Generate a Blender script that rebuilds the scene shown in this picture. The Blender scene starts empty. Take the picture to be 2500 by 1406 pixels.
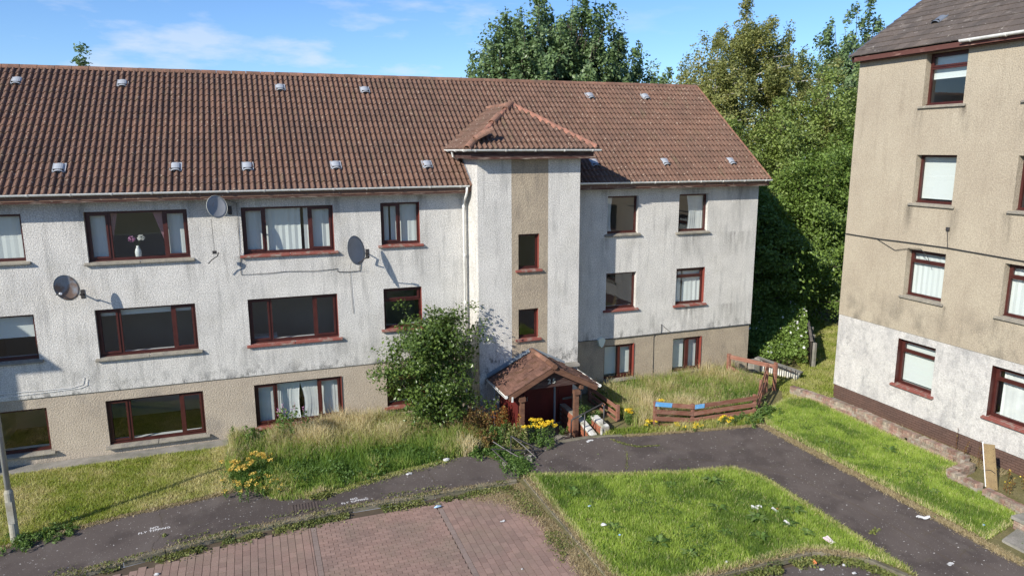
import bpy, bmesh, math, random
import numpy as np
from mathutils import Vector, Matrix, Euler
from mathutils.geometry import tessellate_polygon
random.seed(7); RNG = np.random.default_rng(7)
scene = bpy.context.scene
COL = scene.collection
R = math.radians

# ------------------------------------------------------------------ camera, sky, sun, exposure
CAM = Vector((0.0, -21.5, 8.35))
cd = bpy.data.cameras.new('camera'); cam = bpy.data.objects.new('camera', cd); COL.objects.link(cam)
cd.sensor_width = 36.0; cd.lens = 36.0 * 1755.15 / 2500.0; cd.clip_start = 0.1; cd.clip_end = 3000
yaw, pit, rol = 0.34716966, 0.19132951, -0.00363893
fw = Vector((math.sin(yaw)*math.cos(pit), math.cos(yaw)*math.cos(pit), -math.sin(pit)))
rt = Vector((math.cos(yaw), -math.sin(yaw), 0)); up = rt.cross(fw)
r2 = rt*math.cos(rol) + up*math.sin(rol); u2 = -rt*math.sin(rol) + up*math.cos(rol)
mw = Matrix((r2, u2, -fw)).transposed().to_4x4(); mw.translation = CAM
cam.matrix_world = mw
scene.camera = cam

SUN = Vector((-1.8, -1.0, 1.2)).normalized()
world = bpy.data.worlds.new('World'); scene.world = world; world.use_nodes = True
wn = world.node_tree; wn.nodes.clear()
def W_(t, **k):
    n = wn.nodes.new(t)
    for a, b in k.items(): setattr(n, a, b)
    return n
sky = W_('ShaderNodeTexSky', sky_type='NISHITA', sun_disc=False)
sky.sun_elevation = math.asin(SUN.z); sky.sun_rotation = math.atan2(SUN.x, SUN.y)
sky.altitude = 100; sky.air_density = 1.0; sky.dust_density = 0.15; sky.ozone_density = 4.5
wtc = W_('ShaderNodeTexCoord')
wmp = W_('ShaderNodeMapping'); wmp.inputs['Scale'].default_value = (1.0, 1.0, 3.6); wmp.inputs['Location'].default_value = (0.35, 0.0, 0.1)
wno = W_('ShaderNodeTexNoise'); wno.inputs['Scale'].default_value = 7.5; wno.inputs['Detail'].default_value = 9; wno.inputs['Roughness'].default_value = 0.56
wra = W_('ShaderNodeValToRGB'); wra.color_ramp.elements[0].position = 0.52; wra.color_ramp.elements[1].position = 0.68
wra.color_ramp.elements[0].color = (0, 0, 0, 1); wra.color_ramp.elements[1].color = (0.72, 0.72, 0.72, 1)
wmx = W_('ShaderNodeMixRGB'); wmx.inputs['Color2'].default_value = (5.0, 5.4, 6.4, 1)
wbg = W_('ShaderNodeBackground'); wbg.inputs['Strength'].default_value = 0.11
wou = W_('ShaderNodeOutputWorld')
L = wn.links.new
wsep = W_('ShaderNodeSeparateXYZ'); L(wtc.outputs['Generated'], wsep.inputs[0])
wel = W_('ShaderNodeMapRange'); wel.inputs['From Min'].default_value = 0.40; wel.inputs['From Max'].default_value = 0.02
L(wsep.outputs['Z'], wel.inputs['Value'])
waz = W_('ShaderNodeMapRange'); waz.inputs['From Min'].default_value = 0.62; waz.inputs['From Max'].default_value = 0.30
L(wsep.outputs['X'], waz.inputs['Value'])
wmu = W_('ShaderNodeMath', operation='MULTIPLY'); L(wel.outputs[0], wmu.inputs[0]); L(waz.outputs[0], wmu.inputs[1])
wm2 = W_('ShaderNodeMath', operation='MULTIPLY'); L(wmu.outputs[0], wm2.inputs[0])
L(wtc.outputs['Generated'], wmp.inputs['Vector']); L(wmp.outputs[0], wno.inputs['Vector'])
L(wno.outputs['Fac'], wra.inputs['Fac']); L(wra.outputs['Color'], wm2.inputs[1])
L(wm2.outputs[0], wmx.inputs['Fac']); L(sky.outputs['Color'], wmx.inputs['Color1'])
wti = W_('ShaderNodeMixRGB', blend_type='MULTIPLY'); wti.inputs['Fac'].default_value = 1; wti.inputs['Color2'].default_value = (.74, .87, 1.06, 1)
L(sky.outputs['Color'], wti.inputs['Color1']); L(wti.outputs['Color'], wmx.inputs['Color1']); L(wmx.outputs['Color'], wbg.inputs['Color']); L(wbg.outputs[0], wou.inputs['Surface'])

sd = bpy.data.lights.new('sun', 'SUN'); sd.energy = 4.6; sd.angle = R(0.5); sd.color = (1.0, 0.94, 0.85)
sun = bpy.data.objects.new('sun', sd); COL.objects.link(sun)
sun.rotation_euler = SUN.to_track_quat('Z', 'Y').to_euler(); sun.location = (-30, -30, 30)
vs = scene.view_settings; vs.view_transform = 'Standard'; vs.look = 'None'; vs.exposure = 0.58; vs.gamma = 1; vs.use_curve_mapping = False
scene.render.engine = 'CYCLES'
scene.cycles.max_bounces = 6; scene.cycles.transparent_max_bounces = 12
scene.cycles.use_denoising = True

# ------------------------------------------------------------------ materials
def mat(name, c1, c2=None, scale=2.0, lo=.35, hi=.65, rough=.85, bump=0., bscale=30., rnd=0., fine=0., fscale=60.,
        stretch=(1, 1, 1), spec=.25, streak=None, specks=None, metal=0., hue=0., detail=5, bdetail=2., drips=None):
    m = bpy.data.materials.new(name); m.use_nodes = True; nt = m.node_tree; nt.nodes.clear()
    def N(t, **k):
        n = nt.nodes.new(t)
        for a, b in k.items(): setattr(n, a, b)
        return n
    K = nt.links.new
    out = N('ShaderNodeOutputMaterial'); b = N('ShaderNodeBsdfPrincipled')
    b.inputs['Roughness'].default_value = rough; b.inputs['Specular IOR Level'].default_value = spec; b.inputs['Metallic'].default_value = metal
    K(b.outputs[0], out.inputs[0])
    geo = N('ShaderNodeNewGeometry'); pos = geo.outputs['Position']
    def noise(sc, det=4, st=(1, 1, 1), off=0., r=.55):
        mp = N('ShaderNodeMapping'); mp.inputs['Scale'].default_value = st; mp.inputs['Location'].default_value = (off, off*1.7, off*.3)
        n = N('ShaderNodeTexNoise'); n.inputs['Scale'].default_value = sc; n.inputs['Detail'].default_value = det; n.inputs['Roughness'].default_value = r
        K(pos, mp.inputs['Vector']); K(mp.outputs[0], n.inputs['Vector']); return n.outputs['Fac']
    def rng(v, a, bb, ta=0., tb=1.):
        n = N('ShaderNodeMapRange'); n.inputs['From Min'].default_value = a; n.inputs['From Max'].default_value = bb
        n.inputs['To Min'].default_value = ta; n.inputs['To Max'].default_value = tb; K(v, n.inputs['Value']); return n.outputs[0]
    def mix(f, a, bb, mode='MIX'):
        n = N('ShaderNodeMixRGB', blend_type=mode)
        for s, v in ((n.inputs[0], f), (n.inputs[1], a), (n.inputs[2], bb)):
            if isinstance(v, (int, float)): s.default_value = v
            elif isinstance(v, tuple): s.default_value = (*v[:3], 1)
            else: K(v, s)
        return n.outputs[0]
    c = mix(0., c1, c1)
    if c2: c = mix(rng(noise(scale, detail, stretch), lo, hi), c1, c2)
    if rnd or hue:
        at = N('ShaderNodeAttribute', attribute_name='rnd'); oi = N('ShaderNodeObjectInfo')
        ad = N('ShaderNodeMath', operation='ADD'); K(at.outputs['Fac'], ad.inputs[0]); K(oi.outputs['Random'], ad.inputs[1])
        fr = N('ShaderNodeMath', operation='FRACT'); K(ad.outputs[0], fr.inputs[0])
        hs = N('ShaderNodeHueSaturation'); K(c, hs.inputs['Color']); K(rng(fr.outputs[0], 0, 1, 1-rnd, 1+rnd), hs.inputs['Value'])
        if hue:
            f2 = N('ShaderNodeMath', operation='MULTIPLY'); K(fr.outputs[0], f2.inputs[0]); f2.inputs[1].default_value = 7.31
            f3 = N('ShaderNodeMath', operation='FRACT'); K(f2.outputs[0], f3.inputs[0])
            K(rng(f3.outputs[0], 0, 1, .5-hue, .5+hue), hs.inputs['Hue']); 
        c = hs.outputs[0]
    if streak:
        for (col, sc, st, a, bb, zr, amt) in streak:
            f = rng(noise(sc, 6, st, 3.1*sc, .6), a, bb)
            if zr:
                sx = N('ShaderNodeSeparateXYZ'); K(pos, sx.inputs[0])
                mm = N('ShaderNodeMath', operation='MULTIPLY'); K(f, mm.inputs[0]); K(rng(sx.outputs['Z'], zr[0], zr[1], 0, 1), mm.inputs[1]); f = mm.outputs[0]
            mm = N('ShaderNodeMath', operation='MULTIPLY', use_clamp=True); K(f, mm.inputs[0]); mm.inputs[1].default_value = amt
            c = mix(mm.outputs[0], c, col)
    if drips:      # run-off stains below sill ends: axis, x-range, sill spots, sill heights, length, colour, amount
        ax, xr, spots, zs_, ln, dcol, amt = drips
        sx = N('ShaderNodeSeparateXYZ'); K(pos, sx.inputs[0]); cr = N('ShaderNodeValToRGB'); e = cr.color_ramp.elements
        pts = []
        for (p, w2) in sorted(spots): pts += [(p-w2*1.6, 0), (p-w2*.3, 1), (p+w2*.3, .8), (p+w2*1.6, 0)]
        pts = [((a_-xr[0])/(xr[1]-xr[0]), v) for a_, v in pts][:32]
        while len(e) < len(pts): e.new(.99)
        for i, (a_, v) in enumerate(pts): e[i].position = min(1, max(0, a_)); e[i].color = (v, v, v, 1)
        K(rng(sx.outputs[ax], xr[0], xr[1]), cr.inputs[0])
        tot = None
        for z_ in zs_:
            a_ = rng(sx.outputs['Z'], z_-ln, z_-.08); b_ = rng(sx.outputs['Z'], z_+.02, z_-.03)
            mm = N('ShaderNodeMath', operation='MULTIPLY'); K(a_, mm.inputs[0]); K(b_, mm.inputs[1])
            if tot is None: tot = mm.outputs[0]
            else: ad = N('ShaderNodeMath', operation='ADD'); K(tot, ad.inputs[0]); K(mm.outputs[0], ad.inputs[1]); tot = ad.outputs[0]
        m1 = N('ShaderNodeMath', operation='MULTIPLY'); K(tot, m1.inputs[0]); K(cr.outputs[0], m1.inputs[1])
        m2 = N('ShaderNodeMath', operation='MULTIPLY'); K(m1.outputs[0], m2.inputs[0]); K(rng(noise(7., 5, (1, 1, .16), 2.), .36, .62), m2.inputs[1])
        m3 = N('ShaderNodeMath', operation='MULTIPLY', use_clamp=True); K(m2.outputs[0], m3.inputs[0]); m3.inputs[1].default_value = amt
        c = mix(m3.outputs[0], c, dcol)
    if fine:
        c = mix(1., c, mix(rng(noise(fscale, 3, (1, 1, 1), 5.), .3, .7), (1-fine,)*3, (1+fine*.6,)*3), 'MULTIPLY')
    if specks:
        for (col, sc, th) in specks:
            c = mix(rng(noise(sc, 2, (1, 1, 1), 9., .5), th, th+.03), c, col)
    K(c, b.inputs['Base Color'])
    if bump:
        bp = N('ShaderNodeBump'); bp.inputs['Strength'].default_value = 1.; bp.inputs['Distance'].default_value = bump
        K(noise(bscale, bdetail, (1, 1, 1), 1.), bp.inputs['Height']); K(bp.outputs[0], b.inputs['Normal'])
    return m

def leafmat(name, cols, rough=.5, trans=.35, tcol=None):
    """foliage: colour picked per leaf by the face attribute rnd"""
    m = bpy.data.materials.new(name); m.use_nodes = True; nt = m.node_tree; nt.nodes.clear(); K = nt.links.new
    out = nt.nodes.new('ShaderNodeOutputMaterial'); at = nt.nodes.new('ShaderNodeAttribute'); at.attribute_name = 'rnd'
    cr = nt.nodes.new('ShaderNodeValToRGB'); e = cr.color_ramp.elements
    while len(e) < len(cols): e.new(.5)
    for i, (p, c) in enumerate(cols): e[i].position = p; e[i].color = (*c, 1)
    K(at.outputs['Fac'], cr.inputs[0])
    b = nt.nodes.new('ShaderNodeBsdfPrincipled'); b.inputs['Roughness'].default_value = rough; b.inputs['Specular IOR Level'].default_value = .35
    K(cr.outputs[0], b.inputs['Base Color'])
    t = nt.nodes.new('ShaderNodeBsdfTranslucent')
    hs = nt.nodes.new('ShaderNodeHueSaturation'); hs.inputs['Value'].default_value = 1.5; hs.inputs['Hue'].default_value = .485; hs.inputs['Saturation'].default_value = 1.1
    K(cr.outputs[0], hs.inputs['Color']); K(hs.outputs[0], t.inputs['Color'])
    mx = nt.nodes.new('ShaderNodeMixShader'); mx.inputs[0].default_value = trans
    K(b.outputs[0], mx.inputs[1]); K(t.outputs[0], mx.inputs[2]); K(mx.outputs[0], out.inputs[0])
    return m

def glassmat(name, tint=(.86, .895, .885)):
    m = bpy.data.materials.new(name); m.use_nodes = True; nt = m.node_tree; nt.nodes.clear(); K = nt.links.new
    out = nt.nodes.new('ShaderNodeOutputMaterial'); t = nt.nodes.new('ShaderNodeBsdfTransparent'); t.inputs[0].default_value = (*tint, 1)
    g = nt.nodes.new('ShaderNodeBsdfGlossy'); g.inputs['Roughness'].default_value = .015
    ge = nt.nodes.new('ShaderNodeNewGeometry'); dt = nt.nodes.new('ShaderNodeVectorMath'); dt.operation = 'DOT_PRODUCT'
    K(ge.outputs['Incoming'], dt.inputs[0]); K(ge.outputs['Normal'], dt.inputs[1])
    def mt(op, a, b=0.):
        n = nt.nodes.new('ShaderNodeMath'); n.operation = op
        for s_, v in ((n.inputs[0], a), (n.inputs[1], b)):
            if isinstance(v, (int, float)): s_.default_value = v
            else: K(v, s_)
        return n.outputs[0]
    f = mt('ADD', mt('MULTIPLY', mt('POWER', mt('SUBTRACT', 1., mt('ABSOLUTE', dt.outputs['Value'])), 4.), .80), .11)   # both faces of double glazing
    mx = nt.nodes.new('ShaderNodeMixShader'); K(f, mx.inputs[0]); K(t.outputs[0], mx.inputs[1]); K(g.outputs[0], mx.inputs[2]); K(mx.outputs[0], out.inputs[0])
    return m

M = {}
stn = (.16, .16, .155)
M['white_render'] = mat('white_render', (.63, .612, .565), (.55, .535, .495), 1.1, .38, .62, bump=.014, bscale=36, bdetail=4., fine=.42, fscale=32,
    drips=('X', (-12., 17.3), [(-4.2, .16), (-1.6, .18), (-.35, .16), (2.3, .18), (4.85, .14), (11.1, .14), (14.6, .5), (16.4, .5)], (5.40, 2.78, 7.0), 1.1, (.17, .165, .15), .75),
    streak=[(stn, 6., (1, 1, .12), .52, .80, None, .5), (stn, 3.2, (1, 1, .5), .50, .74, (3.0, 1.9), .75), ((.05, .055, .05), 6., (1, 1, .7), .52, .68, (2.25, 1.88), .75),
            ((.42, .40, .34), 1.3, (1, 1, 1), .52, .75, None, .35)])
M['beige_render'] = mat('beige_render', (.40, .335, .245), (.33, .275, .205), 1.3, bump=.018, bscale=26, fine=.35, fscale=30,
    streak=[((.15, .135, .11), 4, (1, 1, .3), .52, .75, None, .5)])
M['pink_render'] = mat('pink_render', (.45, .385, .30), (.39, .33, .255), 1.3, bump=.018, bscale=26, fine=.3, fscale=30,
    streak=[((.2, .18, .16), 1.4, (1, 1, .5), .52, .75, None, .7)])
M['tan_render'] = mat('tan_render', (.39, .34, .255), (.345, .295, .22), .9, bump=.014, bscale=30, fine=.28, fscale=34,
    drips=('Y', (-14., -3.), [(-5.5, .12), (-6.95, .14), (-8.5, .12), (-10.0, .12)], (9.44, 6.69, 3.94), 1.0, (.14, .12, .09), 1.),
    streak=[((.2, .165, .12), 4.5, (1, 1, .14), .54, .80, None, .45), ((.13, .115, .09), 2.0, (1, 1, .8), .46, .70, (4.3, 2.9), .75)])
M['dirty_white'] = mat('dirty_white', (.53, .515, .48), (.45, .435, .41), 1.5, bump=.014, bscale=30, fine=.25, fscale=34,
    streak=[((.22, .22, .22), 2.6, (1, 1, .4), .48, .74, None, .6), ((.16, .16, .16), 5, (1, 1, 1), .52, .75, None, .5)])
M['tile'] = mat('tile', (.156, .089, .062), (.128, .077, .056), .8, rnd=.10, fine=.12, fscale=22, bump=.004, bscale=60,
    specks=[((.32, .25, .19), 14, .66), ((.36, .31, .25), 30, .70)], streak=[((.11, .10, .055), 5, (1, .3, .3), .56, .75, None, .5)])
M['ridge'] = mat('ridge', (.26, .135, .09), (.17, .10, .07), 5, rnd=.2, fine=.25, fscale=30, specks=[((.05, .05, .05), 16, .66)])
M['mortar'] = mat('mortar', (.37, .175, .12), (.27, .135, .095), 9, rough=.95, bump=.01, bscale=25, fine=.2)
M['grey_tile'] = mat('grey_tile', (.125, .10, .082), (.096, .080, .068), 1.4, rnd=.16, fine=.25, fscale=25, streak=[((.24, .21, .18), 3, (1, .8, 1), .58, .74, None, .7)],
    specks=[((.34, .31, .27), 9, .70)])
M['verge_metal'] = mat('verge_metal', (.10, .12, .17), rough=.5)
M['wood_dark'] = mat('wood_dark', (.055, .028, .024), (.10, .07, .06), 8, .45, .7, stretch=(.4, 1, 4), rough=.8, fine=.2, specks=None)
M['wood_worn'] = mat('wood_worn', (.075, .035, .028), (.33, .27, .22), 6, .52, .68, stretch=(.5, 1, 6), rough=.85)
M['fascia_red'] = mat('fascia_red', (.10, .042, .034), (.30, .19, .15), 6, .55, .75, stretch=(1, .4, 2), rough=.7)
M['pvc'] = mat('pvc', (.74, .74, .70), (.5, .5, .47), 4, .5, .75, rough=.45, spec=.4)
M['vent'] = mat('vent', (.33, .35, .37), rough=.35, spec=.5)
M['vent_dark'] = mat('vent_dark', (.14, .16, .19), rough=.4, spec=.5)
M['frame'] = mat('frame', (.048, .012, .010), (.066, .018, .014), 6, rough=.4, spec=.4)
M['red_paint'] = mat('red_paint', (.22, .045, .032), (.19, .055, .04), 5, rough=.6, fine=.15)
M['stone_sill'] = mat('stone_sill', (.28, .255, .20), (.19, .175, .15), 5, fine=.3, bump=.004, bscale=40, specks=[((.4, .38, .3), 20, .68)])
M['red_sill'] = mat('red_sill', (.20, .065, .05), (.24, .20, .165), 5, .5, .68, fine=.2, bump=.003)
M['glass'] = glassmat('glass')
M['blind'] = mat('blind', (.72, .74, .72), rough=.7)
M['curtain'] = mat('curtain', (.78, .78, .76), (.66, .66, .65), 3, rough=.9)
M['pink_cloth'] = mat('pink_cloth', (.42, .22, .26), rough=.9)
M['room'] = mat('room', (.52, .49, .45), (.44, .42, .39), .7, rough=.95)
M['upvc_white'] = mat('upvc_white', (.78, .78, .78), rough=.4)
M['concrete'] = mat('concrete', (.30, .28, .245), (.21, .20, .17), 3, fine=.3, bump=.006, bscale=30, streak=[((.12, .13, .08), 2, (1, 1, 1), .5, .7, None, .6)])
M['kerb'] = mat('kerb', (.21, .185, .14), (.12, .11, .075), 3.5, fine=.3, rnd=.12, bump=.005, bscale=30, streak=[((.15, .17, .07), 2.2, (1, 1, 1), .5, .66, None, .6)])
M['asphalt'] = mat('asphalt', (.090, .073, .065), (.122, .101, .089), .9, .3, .7, rough=.9, fine=.22, fscale=90, bump=.004, bscale=70,
    specks=[((.50, .48, .45), 16, .70), ((.36, .34, .31), 34, .70)], streak=[((.055, .044, .040), .7, (1, 1, 1), .5, .58, None, .55), ((.15, .13, .115), 1.7, (1, .4, 1), .55, .75, None, .5), ((.10, .09, .05), 2.5, (1, 1, 1), .6, .75, None, .35)])
M['paving'] = mat('paving', (.295, .193, .155), (.24, .168, .138), .8, .35, .65, rnd=.13, fine=.22, fscale=70, bump=.002, bscale=60,
    streak=[((.22, .18, .13), .9, (1, 1, 1), .48, .7, None, .55)], specks=[((.4, .36, .32), 30, .74)])
M['paving_grey'] = mat('paving_grey', (.225, .175, .15), (.25, .19, .16), 1.5, rnd=.12, fine=.2, fscale=70)
M['joint'] = mat('joint', (.085, .065, .045), (.11, .085, .055), 3, fine=.2)
M['soil'] = mat('soil', (.13, .12, .045), (.19, .165, .08), 1.5, .35, .65, fine=.35, fscale=40, bump=.02, bscale=20)
M['lawn_soil'] = mat('lawn_soil', (.12, .17, .03), (.20, .20, .06), 1.2, .4, .65, fine=.4, fscale=40, bump=.02, bscale=20)
M['brick_red'] = mat('brick_red', (.34, .12, .065), (.27, .10, .06), 6, rnd=.2, fine=.25, fscale=50)
M['brick_cap'] = mat('brick_cap', (.26, .155, .12), (.32, .27, .21), 4, .4, .6, rnd=.25, fine=.3, fscale=40, streak=[((.14, .14, .09), 3, (1, 1, 1), .52, .68, None, .6)])
M['brick_brown'] = mat('brick_brown', (.12, .072, .055), (.10, .063, .05), 3, rnd=.07, fine=.12, fscale=40)
M['mortar_pale'] = mat('mortar_pale', (.36, .32, .27), (.27, .24, .2), 5, fine=.3)
M['mortar_brown'] = mat('mortar_brown', (.10, .052, .04))
M['white_paint'] = mat('white_paint', (.62, .61, .56), (.30, .29, .22), 4, .44, .62, fine=.2, bump=.004)
M['fence_wood'] = mat('fence_wood', (.20, .085, .055), (.27, .14, .10), 5, .4, .65, stretch=(.5, .5, 3), rnd=.15, fine=.2, fscale=40, streak=[((.38, .29, .24), 6, (.5, .5, 3), .6, .75, None, .6)])
M['blue_paint'] = mat('blue_paint', (.12, .34, .62), (.35, .52, .68), 8, .5, .7, fine=.15)
M['grey_wood'] = mat('grey_wood', (.22, .19, .16), (.13, .115, .10), 5, fine=.3)
M['dark_fence'] = mat('dark_fence', (.035, .028, .024), (.06, .05, .04), 5, rnd=.2)
M['black_metal'] = mat('black_metal', (.035, .033, .033), (.10, .06, .045), 8, .55, .7, rough=.5, spec=.5)
M['porch_red'] = mat('porch_red', (.12, .02, .017), (.085, .016, .014), 2, rough=.55, fine=.1)
M['porch_brown'] = mat('porch_brown', (.17, .088, .055), (.11, .055, .035), 5, stretch=(.6, .6, 2), fine=.2, rough=.75)
M['porch_tile'] = mat('porch_tile', (.175, .092, .066), (.135, .075, .056), 3, rnd=.22, fine=.25, fscale=50, streak=[((.10, .055, .03), 4, (1, 1, 1), .52, .62, None, .75), ((.46, .24, .15), 2.3, (1, 1, 1), .66, .70, None, .7)])
M['moss'] = mat('moss', (.10, .06, .03), (.17, .12, .05), 12, rough=1., bump=.01)
M['lead'] = mat('lead', (.19, .22, .25), rough=.5)
M['dish'] = mat('dish', (.30, .31, .32), (.24, .25, .26), 2, rough=.55, streak=[((.20, .11, .06), 7, (1, 1, 1), .62, .72, None, .5)])
M['rusty_dish'] = mat('rusty_dish', (.27, .28, .29), (.22, .15, .11), 3, .42, .55, rough=.6, fine=.2)
M['cable'] = mat('cable', (.03, .03, .03)); M['white_cable'] = mat('white_cable', (.7, .7, .68))
M['galv'] = mat('galv', (.40, .41, .38), (.30, .30, .26), 3, rough=.6, fine=.1, spec=.4)
M['lamp_base'] = mat('lamp_base', (.40, .39, .33), (.27, .25, .19), 3, fine=.2)
M['cast_iron'] = mat('cast_iron', (.075, .058, .052), (.10, .08, .07), 8, rough=.7, fine=.2)
M['road_paint'] = mat('road_paint', (.72, .71, .69), (.3, .28, .27), 25, .52, .66)
M['osb'] = mat('osb', (.30, .22, .11), (.24, .17, .09), 6, fine=.25)
M['bark'] = mat('bark', (.11, .09, .07), (.06, .05, .04), 6, bump=.02, bscale=12)
M['birch_bark'] = mat('birch_bark', (.50, .47, .42), (.2, .17, .14), 3, .45, .7)
M['ceramic'] = mat('ceramic', (.75, .75, .72), (.45, .55, .6), 25, .55, .7, rough=.2, spec=.5)
M['litter_white'] = mat('litter_white', (.58, .58, .57), (.38, .38, .37), 20, rough=.6)
M['litter_blue'] = mat('litter_blue', (.12, .35, .62), (.5, .6, .68), 18, rough=.5)
M['litter_orange'] = mat('litter_orange', (.6, .19, .07), rough=.5)
M['litter_pink'] = mat('litter_pink', (.68, .45, .47), (.72, .7, .7), 22, rough=.6)
M['alarm'] = mat('alarm', (.62, .66, .56), rough=.5)
G = lambda *a: a
M['leaf_poplar'] = leafmat('leaf_poplar', [(0., (.06, .10, .04)), (.6, (.15, .225, .085)), (1., (.25, .32, .2))], rough=.38, trans=.25)
M['leaf_wood'] = leafmat('leaf_wood', [(0., (.09, .13, .03)), (.6, (.22, .29, .07)), (1., (.38, .44, .18))], rough=.42, trans=.3)
M['leaf_deep'] = leafmat('leaf_deep', [(0., (.06, .10, .02)), (.6, (.15, .23, .045)), (1., (.26, .36, .10))], rough=.45, trans=.3)
M['leaf_birch'] = leafmat('leaf_birch', [(0., (.13, .15, .04)), (.6, (.25, .27, .085)), (1., (.36, .32, .13))], rough=.45, trans=.35)
M['leaf_bush'] = leafmat('leaf_bush', [(0., (.02, .042, .010)), (.6, (.09, .145, .03)), (1., (.23, .31, .08))], rough=.33, trans=.3)
M['leaf_weed'] = leafmat('leaf_weed', [(0., (.05, .10, .02)), (.6, (.11, .19, .04)), (1., (.21, .29, .09))], trans=.35)
M['leaf_kerb'] = leafmat('leaf_kerb', [(0., (.09, .12, .03)), (.5, (.20, .22, .06)), (1., (.42, .37, .19))], trans=.3)
M['leaf_brown'] = leafmat('leaf_brown', [(0., (.13, .06, .02)), (.5, (.24, .15, .05)), (.8, (.14, .16, .04)), (1., (.36, .24, .10))], trans=.3)
M['leaf_orange'] = leafmat('leaf_orange', [(0., (.30, .10, .03)), (.5, (.42, .20, .05)), (1., (.30, .28, .08))], trans=.35)
M['grass'] = leafmat('grass', [(0., (.12, .20, .035)), (.3, (.27, .38, .065)), (.65, (.42, .52, .12)), (.85, (.56, .54, .24)), (1., (.60, .54, .32))], rough=.5, trans=.4)
M['grass_mix'] = leafmat('grass_mix', [(0., (.12, .19, .025)), (.35, (.25, .31, .045)), (.6, (.40, .40, .14)), (1., (.60, .53, .30))], rough=.6, trans=.35)
M['grass_dry'] = leafmat('grass_dry', [(0., (.09, .17, .03)), (.3, (.21, .31, .05)), (.6, (.40, .37, .16)), (1., (.66, .58, .37))], rough=.6, trans=.35)
M['straw'] = leafmat('straw', [(0., (.19, .15, .07)), (.5, (.34, .27, .14)), (1., (.46, .39, .24))], rough=.7, trans=.2)
M['petal_yellow'] = leafmat('petal_yellow', [(0., (.62, .42, .02)), (1., (.85, .68, .06))], trans=.25)
M['petal_ochre'] = leafmat('petal_ochre', [(0., (.48, .33, .06)), (1., (.72, .55, .13))], trans=.25)
M['petal_white'] = leafmat('petal_white', [(0., (.7, .7, .66)), (1., (.85, .85, .82))], trans=.25)
M['petal_pink'] = leafmat('petal_pink', [(0., (.55, .22, .42)), (1., (.7, .4, .55))], trans=.25)

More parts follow.
